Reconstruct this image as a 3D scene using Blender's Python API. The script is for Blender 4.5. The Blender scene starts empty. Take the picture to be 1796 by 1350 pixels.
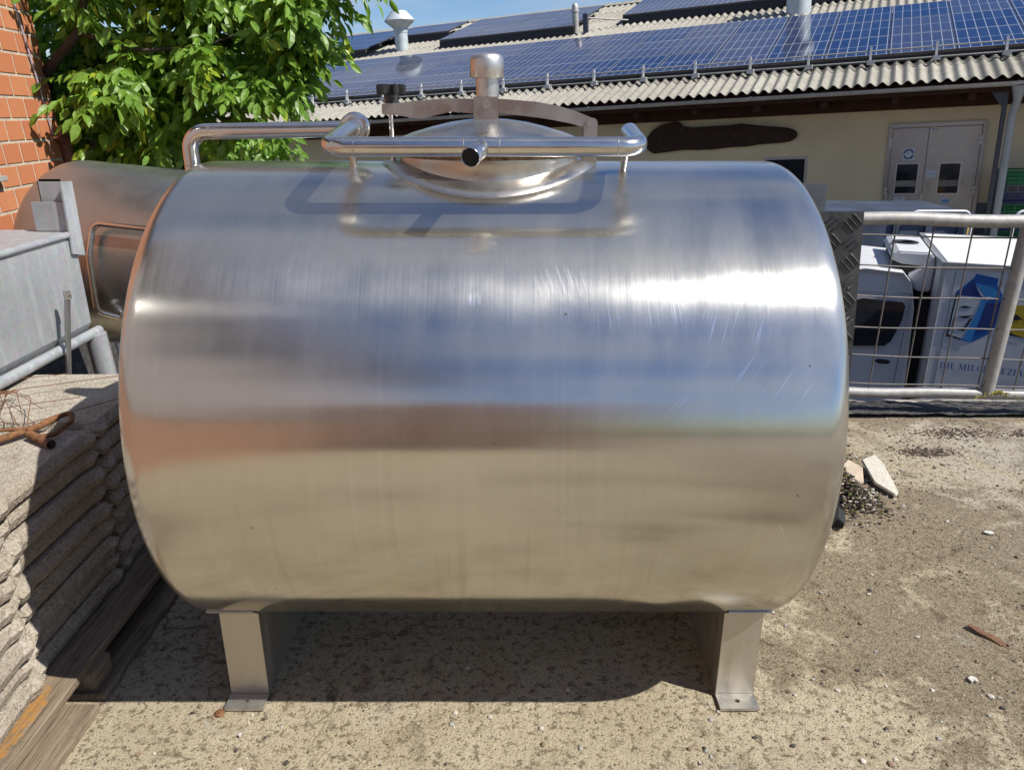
import bpy, bmesh, math, random
from mathutils import Vector, Matrix, noise
R = math.radians; PI = math.pi
random.seed(7)
S = bpy.context.scene
COL = S.collection

# ------------------------------------------------------------------ camera, sky, sun, exposure
CAM = Vector((0, 0, 1.6))
cd = bpy.data.cameras.new('camera'); cam = bpy.data.objects.new('camera', cd); COL.objects.link(cam)
cam.location = CAM; cam.rotation_euler = (R(70), 0, 0)
cd.sensor_fit = 'HORIZONTAL'; cd.sensor_width = 36; cd.lens = 36 * 1331 / 1796
cd.clip_start = .02; cd.clip_end = 2000
S.camera = cam
SUNV = Vector((.78, -.34, 1)).normalized()
ld = bpy.data.lights.new('sun', 'SUN'); ld.energy = 5.0; ld.angle = R(.53); ld.color = (1, .955, .88)
sun = bpy.data.objects.new('sun', ld); COL.objects.link(sun)
sun.rotation_euler = SUNV.to_track_quat('Z', 'Y').to_euler(); sun.location = (6, -3, 8)

W = bpy.data.worlds.new('World'); S.world = W; W.use_nodes = True
nt = W.node_tree; nt.nodes.clear()
def wn(t, **k):
    n = nt.nodes.new(t)
    for a, b in k.items(): setattr(n, a, b)
    return n
sky = wn('ShaderNodeTexSky', sky_type='NISHITA'); sky.sun_disc = False
sky.sun_elevation = math.asin(SUNV.z); sky.sun_rotation = math.atan2(SUNV.x, SUNV.y)
sky.air_density = 1.0; sky.dust_density = .3; sky.ozone_density = 3.5
tc = wn('ShaderNodeTexCoord'); sx = wn('ShaderNodeSeparateXYZ'); nt.links.new(tc.outputs['Generated'], sx.inputs[0])
mz = wn('ShaderNodeMath', operation='ADD'); mz.inputs[1].default_value = .18; nt.links.new(sx.outputs[2], mz.inputs[0])
mm = wn('ShaderNodeMath', operation='MAXIMUM'); mm.inputs[1].default_value = .05; nt.links.new(mz.outputs[0], mm.inputs[0])
cb = wn('ShaderNodeCombineXYZ')
for i in (0, 1):
    dv = wn('ShaderNodeMath', operation='DIVIDE'); nt.links.new(sx.outputs[i], dv.inputs[0]); nt.links.new(mm.outputs[0], dv.inputs[1]); nt.links.new(dv.outputs[0], cb.inputs[i])
no = wn('ShaderNodeTexNoise'); no.inputs['Scale'].default_value = 1.15; no.inputs['Detail'].default_value = 9; no.inputs['Roughness'].default_value = .58; no.inputs['Distortion'].default_value = .3
mp = wn('ShaderNodeMapping'); mp.inputs['Location'].default_value = (0.7, 5.1, 0); mp.inputs['Scale'].default_value = (.8, 1.3, 1)
nt.links.new(cb.outputs[0], mp.inputs[0]); nt.links.new(mp.outputs[0], no.inputs['Vector'])
cr = wn('ShaderNodeValToRGB'); cr.color_ramp.elements[0].position = .44; cr.color_ramp.elements[1].position = .74
cr.color_ramp.elements[0].color = (0, 0, 0, 1); cr.color_ramp.elements[1].color = (.85, .85, .85, 1)
nt.links.new(no.outputs[0], cr.inputs[0])
hs = wn('ShaderNodeHueSaturation'); hs.inputs['Saturation'].default_value = 1.2; nt.links.new(sky.outputs[0], hs.inputs['Color'])
ti = wn('ShaderNodeMixRGB', blend_type='MULTIPLY'); ti.inputs[0].default_value = 1; nt.links.new(hs.outputs[0], ti.inputs[1]); ti.inputs[2].default_value = (1.16, 1.18, 1.36, 1)
mx = wn('ShaderNodeMixRGB'); nt.links.new(cr.outputs[0], mx.inputs[0]); nt.links.new(ti.outputs[0], mx.inputs[1]); mx.inputs[2].default_value = (7.4, 7.45, 7.6, 1)
bg = wn('ShaderNodeBackground'); bg.inputs[1].default_value = .058; nt.links.new(mx.outputs[0], bg.inputs[0])
wo = wn('ShaderNodeOutputWorld'); nt.links.new(bg.outputs[0], wo.inputs[0])

S.view_settings.view_transform = 'Standard'; S.view_settings.look = 'None'; S.view_settings.gamma = 1
S.view_settings.exposure = 0.58
S.view_settings.use_curve_mapping = False
S.render.engine = 'CYCLES'
S.cycles.max_bounces = 8; S.cycles.glossy_bounces = 6; S.cycles.caustics_reflective = True; S.cycles.blur_glossy = .6

# ------------------------------------------------------------------ geometry helpers
class G:
    def __init__(s): s.v = []; s.f = []; s.m = []; s.mi = 0
    def add(s, vs, fs):
        n = len(s.v); s.v += [tuple(v) for v in vs]
        for f in fs: s.f.append(tuple(n + i for i in f)); s.m.append(s.mi)
        return s
    def box(s, x0, x1, y0, y1, z0, z1, mat=None, taper=0):
        t = taper
        vs = [Vector(p) for p in ((x0+t, y0+t, z0), (x1-t, y0+t, z0), (x1-t, y1-t, z0), (x0+t, y1-t, z0), (x0, y0, z1), (x1, y0, z1), (x1, y1, z1), (x0, y1, z1))]
        if mat: vs = [mat @ v for v in vs]
        return s.add(vs, [(3, 2, 1, 0), (4, 5, 6, 7), (0, 1, 5, 4), (1, 2, 6, 5), (2, 3, 7, 6), (3, 0, 4, 7)])
    def prism(s, poly, fn, a, b):
        """polygon (list of 2-D) extruded between a and b; fn(p, q, t) -> 3-D"""
        n = len(poly)
        vs = [fn(p[0], p[1], a) for p in poly] + [fn(p[0], p[1], b) for p in poly]
        fs = [tuple(range(n - 1, -1, -1)), tuple(range(n, 2 * n))] + [(i, (i + 1) % n, n + (i + 1) % n, n + i) for i in range(n)]
        return s.add(vs, fs)
    def tube(s, pts, r, seg=12, fillet=0, caps=True, fs=6, inner=None):
        P = [Vector(p) for p in pts]
        if fillet:
            Q = [P[0]]
            for i in range(1, len(P) - 1):
                a = (P[i-1] - P[i]); b = (P[i+1] - P[i]); la, lb = a.length, b.length; a.normalize(); b.normalize()
                ang = a.angle(b)
                if ang > PI - .05: Q.append(P[i]); continue
                t = min(fillet / math.tan(ang / 2), la * .49, lb * .49); rad = t * math.tan(ang / 2)
                c = P[i] + (a + b).normalized() * (rad / math.sin(ang / 2))
                s0 = P[i] + a * t - c; e0 = P[i] + b * t - c; th = PI - ang
                ax = s0.cross(e0).normalized()
                for k in range(fs + 1): Q.append(c + Matrix.Rotation(th * k / fs, 3, ax) @ s0)
            Q.append(P[-1]); P = Q
        rr = r if isinstance(r, (list, tuple)) else [r] * len(P)
        d = (P[1] - P[0]).normalized(); up = Vector((0, 0, 1)) if abs(d.z) < .9 else Vector((1, 0, 0))
        u = d.cross(up).normalized(); rings = []
        for i, p in enumerate(P):
            if i == 0: t = P[1] - P[0]
            elif i == len(P) - 1: t = P[-1] - P[-2]
            else: t = (P[i+1] - P[i]).normalized() + (P[i] - P[i-1]).normalized()
            t.normalize(); u = (u - t * u.dot(t)).normalized(); w = t.cross(u)
            rings.append([p + (u * math.cos(2*PI*k/seg) + w * math.sin(2*PI*k/seg)) * rr[i] for k in range(seg)])
        vs = [v for rg in rings for v in rg]; f = []
        for i in range(len(P) - 1):
            for k in range(seg):
                k2 = (k + 1) % seg; f.append((i*seg+k, i*seg+k2, (i+1)*seg+k2, (i+1)*seg+k))
        if caps: f.append(tuple(range(seg - 1, -1, -1))); f.append(tuple((len(P)-1)*seg + k for k in range(seg)))
        return s.add(vs, f)
    def lathe(s, prof, c, axis='Z', seg=32, mat=None):
        vs = []; f = []; n = len(prof)
        for (h, r) in prof:
            for k in range(seg):
                a = 2*PI*k/seg; x, y = r*math.cos(a), r*math.sin(a)
                v = {'Z': (x, y, h), 'X': (h, x, y), 'Y': (y, h, x)}[axis]
                v = Vector(v)
                if mat: v = mat @ v
                vs.append(v + Vector(c))
        for i in range(n - 1):
            for k in range(seg):
                k2 = (k + 1) % seg; f.append((i*seg+k, i*seg+k2, (i+1)*seg+k2, (i+1)*seg+k))
        if prof[0][1] > 0: f.append(tuple(range(seg - 1, -1, -1)))
        if prof[-1][1] > 0: f.append(tuple((n-1)*seg + k for k in range(seg)))
        return s.add(vs, f)

OFF = {}; FR = {}
I4 = Matrix.Identity(4)
def props(o, label=None, cat=None, group=None, kind=None):
    if label: o['label'] = label
    if cat: o['category'] = cat
    if group: o['group'] = group
    if kind: o['kind'] = kind
def thing(name, label, cat, loc=(0, 0, 0), frame=I4, group=None, kind=None):
    o = bpy.data.objects.new(name, None); COL.objects.link(o); o.empty_display_size = .1
    o.matrix_world = frame @ Matrix.Translation(loc)
    OFF[o.name] = Vector(loc); FR[o.name] = frame
    props(o, label, cat, group, kind); return o
def mesh_of(name, g, mats, off=Vector((0, 0, 0)), smooth=False, bevel=0):
    me = bpy.data.meshes.new(name)
    me.from_pydata([tuple(Vector(v) - off) for v in g.v], [], g.f)
    if not isinstance(mats, (list, tuple)): mats = [mats]
    for m in mats: me.materials.append(m)
    if len(mats) > 1: me.polygons.foreach_set('material_index', g.m)
    bm = bmesh.new(); bm.from_mesh(me)
    bmesh.ops.remove_doubles(bm, verts=bm.verts, dist=1e-6)
    if bevel: bmesh.ops.bevel(bm, geom=[e for e in bm.edges if len(e.link_faces) == 2 and e.calc_face_angle(0) > .6], offset=bevel, segments=2, affect='EDGES', clamp_overlap=True)
    bmesh.ops.recalc_face_normals(bm, faces=bm.faces)
    if smooth:
        for f in bm.faces: f.smooth = True
        for e in bm.edges:
            if len(e.link_faces) == 2 and e.calc_face_angle(0) > smooth: e.smooth = False
    bm.to_mesh(me); bm.free(); return me
def part(name, g, mats, parent, smooth=False, bevel=0, label=None, kind=None):
    me = mesh_of(name, g, mats, OFF[parent.name], smooth, bevel)
    o = bpy.data.objects.new(name, me); COL.objects.link(o); o.parent = parent
    OFF[o.name] = OFF[parent.name]; props(o, label, None, None, kind); return o
def solo(name, g, mats, label=None, cat=None, loc=(0, 0, 0), frame=I4, group=None, kind=None, smooth=False, bevel=0):
    me = mesh_of(name, g, mats, Vector(loc), smooth, bevel)
    o = bpy.data.objects.new(name, me); COL.objects.link(o); o.matrix_world = frame @ Matrix.Translation(loc)
    OFF[o.name] = Vector(loc); props(o, label, cat, group, kind); return o
def inst(name, me, parent, mat):
    """a piece that shares mesh data; mat in the frame of its thing"""
    o = bpy.data.objects.new(name, me); COL.objects.link(o); o.parent = parent
    o.matrix_local = Matrix.Translation(-OFF[parent.name]) @ mat
    OFF[o.name] = OFF[parent.name]; return o
T = Matrix.Translation
def ob(c, x, y, z): return (c[0] + x, c[1] + y, c[2] + z)

# ------------------------------------------------------------------ material helpers
class MT:
    def __init__(s, name, col=(.5, .5, .5), rough=.6, metal=0., spec=.5):
        s.m = bpy.data.materials.new(name); s.m.use_nodes = True; s.t = s.m.node_tree
        s.b = s.t.nodes['Principled BSDF']; s.out = s.t.nodes['Material Output']
        s.b.inputs['Base Color'].default_value = (*col, 1); s.b.inputs['Roughness'].default_value = rough
        s.b.inputs['Metallic'].default_value = metal; s.b.inputs['Specular IOR Level'].default_value = spec
        s._tc = None
    def n(s, t, **k):
        n = s.t.nodes.new(t)
        for a, b in k.items():
            if a in n.inputs.keys(): n.inputs[a].default_value = b
            else: setattr(n, a, b)
        return n
    def l(s, a, b): s.t.links.new(a, b)
    def co(s, scale=(1, 1, 1), kind='Object', rot=(0, 0, 0), loc=(0, 0, 0)):
        if s._tc is None: s._tc = s.n('ShaderNodeTexCoord')
        m = s.n('ShaderNodeMapping'); m.inputs['Scale'].default_value = scale; m.inputs['Rotation'].default_value = rot; m.inputs['Location'].default_value = loc
        s.l(s._tc.outputs[kind], m.inputs[0]); return m.outputs[0]
    def pos(s, scale=(1, 1, 1)):
        g = s.n('ShaderNodeNewGeometry'); m = s.n('ShaderNodeMapping'); m.inputs['Scale'].default_value = scale
        s.l(g.outputs['Position'], m.inputs[0]); return m.outputs[0]
    def noise(s, v, scale, detail=5, rough=.6, dist=0):
        n = s.n('ShaderNodeTexNoise', Scale=scale, Detail=detail, Roughness=rough, Distortion=dist); s.l(v, n.inputs['Vector']); return n.outputs[0]
    def vor(s, v, scale, feature='F1'):
        n = s.n('ShaderNodeTexVoronoi', feature=feature); n.inputs['Scale'].default_value = scale; s.l(v, n.inputs['Vector']); return n
    def ramp(s, f, *st):
        r = s.n('ShaderNodeValToRGB'); e = r.color_ramp.elements
        while len(e) < len(st): e.new(.5)
        for i, (p, c) in enumerate(st):
            e[i].position = p
            if not isinstance(c, (tuple, list)): c = (c, c, c)
            e[i].color = (*c, 1)
        s.l(f, r.inputs[0]); return r.outputs[0]
    def mix(s, f, a, b, mode='MIX'):
        n = s.n('ShaderNodeMixRGB', blend_type=mode)
        for i, x in enumerate((f, a, b)):
            if hasattr(x, 'is_linked'): s.l(x, n.inputs[i])
            elif i == 0: n.inputs[0].default_value = x
            else: n.inputs[i].default_value = (*x, 1) if len(x) == 3 else x
        return n.outputs[0]
    def math(s, op, a, b=0., c=None):
        n = s.n('ShaderNodeMath', operation=op)
        for i, x in enumerate((a, b, c)):
            if x is None: continue
            if hasattr(x, 'is_linked'): s.l(x, n.inputs[i])
            else: n.inputs[i].default_value = x
        return n.outputs[0]
    def rng(s, f, a, b, c, d):
        n = s.n('ShaderNodeMapRange'); s.l(f, n.inputs[0])
        for i, x in enumerate((a, b, c, d)): n.inputs[i + 1].default_value = x
        return n.outputs[0]
    def set(s, k, v):
        i = s.b.inputs[k]
        if hasattr(v, 'is_linked'): s.l(v, i)
        else: i.default_value = v
        return s
    def bump(s, h, strength=.5, dist=.01):
        n = s.n('ShaderNodeBump', Strength=strength, Distance=dist); s.l(h, n.inputs['Height'])
        nm = s.b.inputs['Normal']
        if nm.is_linked: s.l(nm.links[0].from_socket, n.inputs['Normal'])
        s.l(n.outputs[0], nm); return s
    def rand(s): return s.n('ShaderNodeObjectInfo').outputs['Random']

def simple(name, col, rough=.6, metal=0., var=.15, scale=8, bump=0., bs=40, dirt=None):
    if metal < .5:
        col = tuple(x * .76 for x in col)
        if dirt: dirt = (tuple(x * .76 for x in dirt[0]), dirt[1])
    m = MT(name, col, rough, metal); v = m.co()
    nz = m.noise(v, scale, 6); c = m.mix(m.ramp(nz, (.3, 0.), (.7, 1.)), tuple(x * (1 - var) for x in col), tuple(min(1, x * (1 + var)) for x in col))
    if dirt: c = m.mix(m.ramp(m.noise(v, scale * .6, 8, .7), (.52, 0.), (.7, dirt[1])), c, dirt[0])
    m.set('Base Color', c)
    m.set('Roughness', m.rng(m.noise(v, scale * 2.3, 4), .3, .7, max(0, rough - .08), min(1, rough + .08)))
    if bump: m.bump(m.noise(v, bs, 6, .65), bump, .01)
    return m.m

# ---- stainless steel with circumferential brushing (tank axis along X, origin on the axis)
def make_brushed():
    m = MT('brushed_stainless_steel', (.66, .64, .61), .25, 1.)
    if m._tc is None: m._tc = m.n('ShaderNodeTexCoord')
    sp = m.n('ShaderNodeSeparateXYZ'); m.l(m._tc.outputs['Object'], sp.inputs[0])
    th = m.math('ARCTAN2', sp.outputs[1], sp.outputs[2])
    arc = m.math('MULTIPLY', th, .65)
    cyl = m.n('ShaderNodeCombineXYZ'); m.l(sp.outputs[0], cyl.inputs[0]); m.l(arc, cyl.inputs[1])
    def cy(sx, sy, rot=0, loc=(0, 0, 0)):
        q = m.n('ShaderNodeMapping'); q.inputs['Rotation'].default_value = (0, 0, rot); q.inputs['Scale'].default_value = (1, 1, 1)
        m.l(cyl.outputs[0], q.inputs[0]); q2 = m.n('ShaderNodeMapping'); q2.inputs['Scale'].default_value = (sx, sy, 1); q2.inputs['Location'].default_value = loc
        m.l(q.outputs[0], q2.inputs[0]); return q2.outputs[0]
    grain = m.noise(cy(620, 3.2), 1, 3, .7)
    grain2 = m.noise(cy(160, 1.4), 1, 4, .7)
    cloud = m.noise(cy(1, 1), 3.0, 6, .6)
    smear = m.noise(cy(7, 1.6, .1), 1, 6, .65)
    runs = m.noise(cy(26, .9, 0, (3, 1, 0)), 1, 5, .6)
    # fine random scratches at a few angles: narrow ridges of stretched noise
    sc = None
    for k, (rot, a, b) in enumerate(((.35, 240, 7), (-.5, 260, 8), (.9, 300, 10), (-.15, 220, 6), (.62, 280, 9))):
        nz = m.noise(cy(a, b, rot, (k * 7.3, k * 3.1, 0)), 1, 2, .5)
        r = m.ramp(nz, (.725 - .002 * k, 0.), (.76, 1.))
        msk = m.ramp(m.noise(cy(1, 1, 0, (k * 11., k * 5., 0)), 5.0, 3), (.5, 0.), (.68, 1.))
        r = m.mix(1., r, msk, 'MULTIPLY')
        sc = r if sc is None else m.mix(1., sc, r, 'LIGHTEN')
    # one rubbed patch of arcs right of the middle
    def patch(px, py, rx, ry, rot, a, lo):
        dx = m.math('DIVIDE', m.math('SUBTRACT', sp.outputs[0], px), rx); dy = m.math('DIVIDE', m.math('SUBTRACT', arc, py), ry)
        d = m.math('ADD', m.math('MULTIPLY', dx, dx), m.math('MULTIPLY', dy, dy))
        k = m.ramp(d, (.2, 1.), (1., 0.)); nz = m.noise(cy(a, 5, rot, (2, 9, 0)), 1, 2, .5)
        return m.mix(1., k, m.ramp(nz, (lo, 0.), (lo + .1, 1.)), 'MULTIPLY')
    for pp in ((.17, -.56, .07, .05, -.25, 190, .52), (.33, -.63, .2, .05, -.1, 260, .6), (.55, -.66, .12, .05, .3, 240, .58), (-.02, -.6, .02, .02, 0, 150, .45), (.62, -.8, .16, .12, .6, 260, .62), (.35, -.84, .12, .06, .75, 240, .62)):
        sc = m.mix(1., sc, patch(*pp), 'LIGHTEN')
    # dark marks: a few smudges, dots
    dots = m.vor(cy(1, 1, 0, (.3, .4, 0)), 9.0).outputs['Distance']
    dot = m.ramp(dots, (.018, 1.), (.03, 0.))
    dirt = m.ramp(m.noise(cy(9, 3, .2), 1, 9, .72), (.56, 0.), (.75, 1.))
    low = m.ramp(arc, (0., 1.), (1., 0.))                       # unused helper kept neutral
    lowm = m.rng(sp.outputs[2], -.15, -.5, 0., 1.)
    dirt = m.mix(1., dirt, lowm, 'MULTIPLY')
    drip = m.mix(1., m.ramp(runs, (.55, 0.), (.74, 1.)), m.rng(sp.outputs[2], .1, -.45, 0., 1.), 'MULTIPLY')
    c = m.mix(m.ramp(cloud, (.35, 0.), (.7, 1.)), (.56, .55, .51), (.645, .635, .59))
    c = m.mix(m.math('MULTIPLY', m.ramp(grain2, (.35, 0.), (.7, 1.)), .14), c, (.47, .46, .44)); c = m.mix(m.math('MULTIPLY', m.ramp(grain, (.35, 0.), (.65, 1.)), .16), c, (.46, .45, .43)); c = m.mix(m.math('MULTIPLY', m.ramp(m.noise(cy(60, .8, 0, (5, 5, 0)), 1, 4, .6), (.55, 0.), (.75, 1.)), .18), c, (.80, .79, .77))
    c = m.mix(m.math('MULTIPLY', dirt, .5), c, (.30, .25, .19))
    c = m.mix(m.math('MULTIPLY', drip, .5), c, (.38, .33, .24)); c = m.mix(m.mix(1., m.ramp(m.noise(cy(2.2, 1.6, .2, (4, 4, 0)), 1, 8, .65), (.45, 0.), (.7, .45)), m.rng(sp.outputs[2], .12, -.3, 0., 1.), 'MULTIPLY'), c, (.40, .35, .25))
    c = m.mix(m.math('MULTIPLY', dot, .75), c, (.05, .04, .03))
    c = m.mix(sc, c, (.86, .85, .83))
    m.set('Base Color', c)
    tg = m.n('ShaderNodeTangent', direction_type='RADIAL', axis='X')
    rough = m.math('ADD', m.rng(cloud, .3, .72, .125, .20), m.math('MULTIPLY', smear, .06))
    rough = m.math('ADD', rough, m.math('MULTIPLY', dirt, .2)); rough = m.math('ADD', rough, m.rng(grain2, .3, .7, -.015, .02)); rough = m.math('ADD', rough, m.rng(grain, .3, .7, -.01, .015))
    m.set('Roughness', rough); m.set('Anisotropic', .8); m.set('Anisotropic Rotation', .25); m.l(tg.outputs[0], m.b.inputs['Tangent'])
    big = m.noise(cy(1, 1), 2.2, 2, .4)
    m.bump(big, .10, .02); m.bump(grain, .05, .002)
    # second, wide lobe: dull film and micro scratches scatter the sun
    b2 = m.n('ShaderNodeBsdfAnisotropic'); b2.inputs['Roughness'].default_value = .62
    m.l(c, b2.inputs['Color'])
    ms = m.n('ShaderNodeMixShader'); m.l(m.math('ADD', .03, m.math('MULTIPLY', m.ramp(smear, (.35, 0.), (.7, 1.)), .09)), ms.inputs[0])
    m.l(m.b.outputs[0], ms.inputs[1]); m.l(b2.outputs[0], ms.inputs[2])
    df = m.n('ShaderNodeBsdfDiffuse'); df.inputs['Color'].default_value = (.42, .39, .32, 1)
    ms2 = m.n('ShaderNodeMixShader'); m.l(m.math('ADD', .03, m.math('MULTIPLY', drip, .12)), ms2.inputs[0]); m.l(ms.outputs[0], ms2.inputs[1]); m.l(df.outputs[0], ms2.inputs[2])
    m.l(ms2.outputs[0], m.out.inputs['Surface'])
    return m.m
STEEL_T = make_brushed()

def steel(name, col=(.68, .66, .63), rough=.14, film=.1, bs=60, bump=.012, stretch=(1, 1, 1), fcol=(.50, .47, .42)):
    m = MT(name, col, rough, 1.); v = m.co(stretch)
    nz = m.noise(v, 9, 6); st = m.noise(v, 40, 5, .7)
    c = m.mix(m.ramp(nz, (.35, 0.), (.7, 1.)), tuple(x * .86 for x in col), col)
    m.set('Base Color', c); m.set('Roughness', m.math('ADD', m.rng(nz, .3, .7, rough * .7, rough * 1.4), m.math('MULTIPLY', st, .04)))
    m.bump(m.noise(v, bs, 4), bump, .004)
    df = m.n('ShaderNodeBsdfDiffuse'); df.inputs['Color'].default_value = (*fcol, 1)
    ms = m.n('ShaderNodeMixShader'); m.l(m.math('MULTIPLY', m.ramp(st, (.3, .4), (.8, 1.)), film), ms.inputs[0]); m.l(m.b.outputs[0], ms.inputs[1]); m.l(df.outputs[0], ms.inputs[2])
    m.l(ms.outputs[0], m.out.inputs['Surface']); return m.m
STEEL_P = steel('polished_pipe_steel', rough=.15, film=.06)
STEEL_C = steel('satin_cap_steel', (.64, .61, .57), .3, .1)
STEEL_S = steel('satin_sheet_steel', (.55, .52, .48), .27, .07)
STEEL_L = steel('leg_sheet_steel', (.55, .52, .46), .38, .2, stretch=(3, 3, .6))
STEEL_D = simple('dull_weathered_steel', (.34, .345, .34), .3, .86, .07, 3)
STEEL_X = steel('door_steel', (.40, .40, .41), .3, .2, stretch=(1, 1, .3))

def galv():
    m = MT('galvanised_sheet', (.5, .52, .54), .5, .35); v = m.co()
    sp = m.vor(v, 55).outputs['Color']; nz = m.noise(v, 6, 8, .65); st = m.noise(m.co((30, 30, 2)), 1, 6, .7)
    c = m.mix(m.ramp(nz, (.3, 0.), (.72, 1.)), (.27, .285, .30), (.38, .395, .41))
    c = m.mix(.12, c, sp, 'SOFT_LIGHT'); c = m.mix(m.ramp(st, (.52, 0.), (.72, .7)), c, (.50, .51, .51)); c = m.mix(m.ramp(m.noise(v, 3, 8, .7), (.5, 0.), (.65, .5)), c, (.24, .25, .26))
    m.set('Base Color', c); m.set('Roughness', m.rng(nz, .3, .7, .42, .6)); m.bump(m.noise(v, 50, 5), .08, .004)
    return m.m
GALV = galv()
def galv2():
    m = MT('weathered_galvanised_tube', (.5, .5, .48), .6, .35); v = m.co()
    nz = m.noise(v, 25, 7, .7)
    c = m.mix(m.ramp(nz, (.3, 0.), (.7, 1.)), (.24, .235, .23), (.38, .375, .36)); c = m.mix(m.ramp(m.noise(v, 8, 6), (.62, 0.), (.72, .5)), c, (.32, .3, .2))
    m.set('Base Color', c); m.bump(nz, .25, .003); return m.m
GALVT = galv2()
WIRE = simple('dark_grey_wire', (.17, .155, .145), .6, .3, .25, 30)
BLACKP = simple('black_plastic', (.025, .025, .027), .42, var=.3, scale=30, bump=.05)
HOLE = simple('hole_dark', (.012, .012, .012), .9)
RUST = simple('rusty_iron', (.20, .085, .035), .85, .1, .5, 60, .5, 120, dirt=((.35, .19, .07), .8))
RUSTG = simple('rusty_gasket', (.26, .16, .085), .9, 0, .6, 70, .6, 120, dirt=((.05, .03, .02), 1.))
BOLT = steel('bolt_steel', (.6, .58, .55), .25, .15)

def brick_mat():
    m = MT('orange_clay_brick', (.5, .2, .08), .85); v = m.co()
    r = m.rand(); nz = m.noise(m.pos(), 9, 8, .65); f = m.noise(m.pos(), 120, 4, .7)
    c = m.mix(r, (.47, .155, .062), (.56, .215, .092)); c = m.mix(m.ramp(nz, (.35, 0.), (.75, .6)), c, (.46, .155, .06))
    c = m.mix(m.ramp(f, (.6, 0.), (.75, .5)), c, (.66, .35, .2)); c = m.mix(1., c, (.80, .80, .80), 'MULTIPLY'); m.set('Base Color', c); m.bump(f, .25, .003); return m.m
BRICK = brick_mat()
MORTAR = simple('cement_mortar', (.56, .47, .36), .95, var=.2, scale=30, bump=.5, bs=150)

def concrete_ground():
    m = MT('old_yard_concrete', (.4, .36, .3), .92, spec=.25); p = m.pos()
    big = m.noise(p, 1.1, 9, .62, .4); mid = m.noise(p, 4.5, 9, .66, .2); fine = m.noise(p, 38, 8, .72); gr = m.noise(p, 160, 4, .75)
    c = m.mix(m.ramp(mid, (.32, 0.), (.68, 1.)), (.50, .415, .29), (.64, .55, .405))
    c = m.mix(m.ramp(fine, (.41, .9), (.48, 0.)), c, (.19, .14, .09)); c = m.mix(m.ramp(gr, (.40, .85), (.47, 0.)), c, (.22, .17, .11)); c = m.mix(m.ramp(m.noise(p, 75, 6, .7), (.55, 0.), (.66, .7)), c, (.60, .54, .43))
    sepx = m.n('ShaderNodeSeparateXYZ'); m.l(p, sepx.inputs[0])
    # brown soil film: more of it on the right and towards the fence
    md2 = m.noise(p, 3.2, 10, .75, .5); bias = m.math('ADD', m.math('ADD', m.math('MULTIPLY', big, .5), m.math('MULTIPLY', md2, .5)), m.math('MULTIPLY', m.rng(sepx.outputs[0], -.2, 1.3, -.6, 1.), .06))
    soil = m.ramp(bias, (.515, 0.), (.56, 1.))
    soil = m.mix(1., soil, m.ramp(fine, (.40, .15), (.54, 1.)), 'MULTIPLY')
    c = m.mix(m.math('MULTIPLY', m.rng(sepx.outputs[0], 1.7, 2.4, 0., .55), m.ramp(mid, (.35, 0.), (.5, 1.))), c, (.45, .42, .38))
    c = m.mix(m.math('MULTIPLY', soil, .9), c, m.mix(m.ramp(m.mix(.5, gr, fine), (.42, 0.), (.56, 1.)), (.06, .04, .022), (.36, .28, .19)))
    st = m.ramp(m.noise(p, 9, 9, .7, .6), (.57, 0.), (.66, 1.)); c = m.mix(m.math('MULTIPLY', st, m.rng(sepx.outputs[0], .2, 1.2, .35, .75)), c, (.13, .09, .05))
    pale = m.ramp(m.noise(p, 2.3, 6, .6, 1.), (.64, 0.), (.69, 1.)); pale = m.mix(1., pale, m.ramp(fine, (.4, 0.), (.5, 1.)), 'MULTIPLY')
    c = m.mix(m.math('MULTIPLY', pale, .5), c, (.50, .48, .43))
    moss = m.ramp(m.noise(p, 3.1, 9, .72, .8), (.61, 0.), (.69, 1.)); mb = m.rng(sepx.outputs[0], .6, 1.8, 0., 1.); moss = m.mix(1., moss, mb, 'MULTIPLY')
    c = m.mix(m.math('MULTIPLY', moss, .6), c, (.20, .21, .05))
    agg = m.vor(p, 85); ag = m.ramp(agg.outputs['Distance'], (.16, 1.), (.27, 0.)); pick = m.ramp(agg.outputs['Color'], (.60, 0.), (.63, 1.))
    pcol = m.mix(m.math('MULTIPLY', m.mix(1., ag, pick, 'MULTIPLY'), .7), c, (.56, .49, .40)); c = pcol
    ag2 = m.vor(p, 60); a2 = m.ramp(ag2.outputs['Distance'], (.13, 1.), (.2, 0.)); pk2 = m.ramp(ag2.outputs['Color'], (.55, 0.), (.58, 1.))
    c = m.mix(m.math('MULTIPLY', m.mix(1., a2, pk2, 'MULTIPLY'), .85), c, (.075, .055, .04))
    pass
    warp = m.mix(.5, p, m.n('ShaderNodeTexNoise', Scale=3., Detail=4).outputs[1], 'ADD')
    ce = m.vor(warp, .75, 'DISTANCE_TO_EDGE').outputs['Distance']
    crack = m.mix(1., m.ramp(ce, (.0015, 1.), (.008, 0.)), m.ramp(big, (.42, 0.), (.5, .8)), 'MULTIPLY'); c = m.mix(crack, c, (.10, .075, .045))
    c = m.mix(1., c, (.76, .765, .74), 'MULTIPLY')
    m.set('Base Color', c)
    h = m.math('ADD', m.math('MULTIPLY', fine, .6), m.math('MULTIPLY', gr, .45)); h = m.math('SUBTRACT', h, m.math('MULTIPLY', a2, .15)); h = m.math('ADD', h, m.math('MULTIPLY', soil, .15))
    m.bump(h, 1., .016); m.bump(mid, .3, .03); return m.m
GROUND = concrete_ground()
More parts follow.
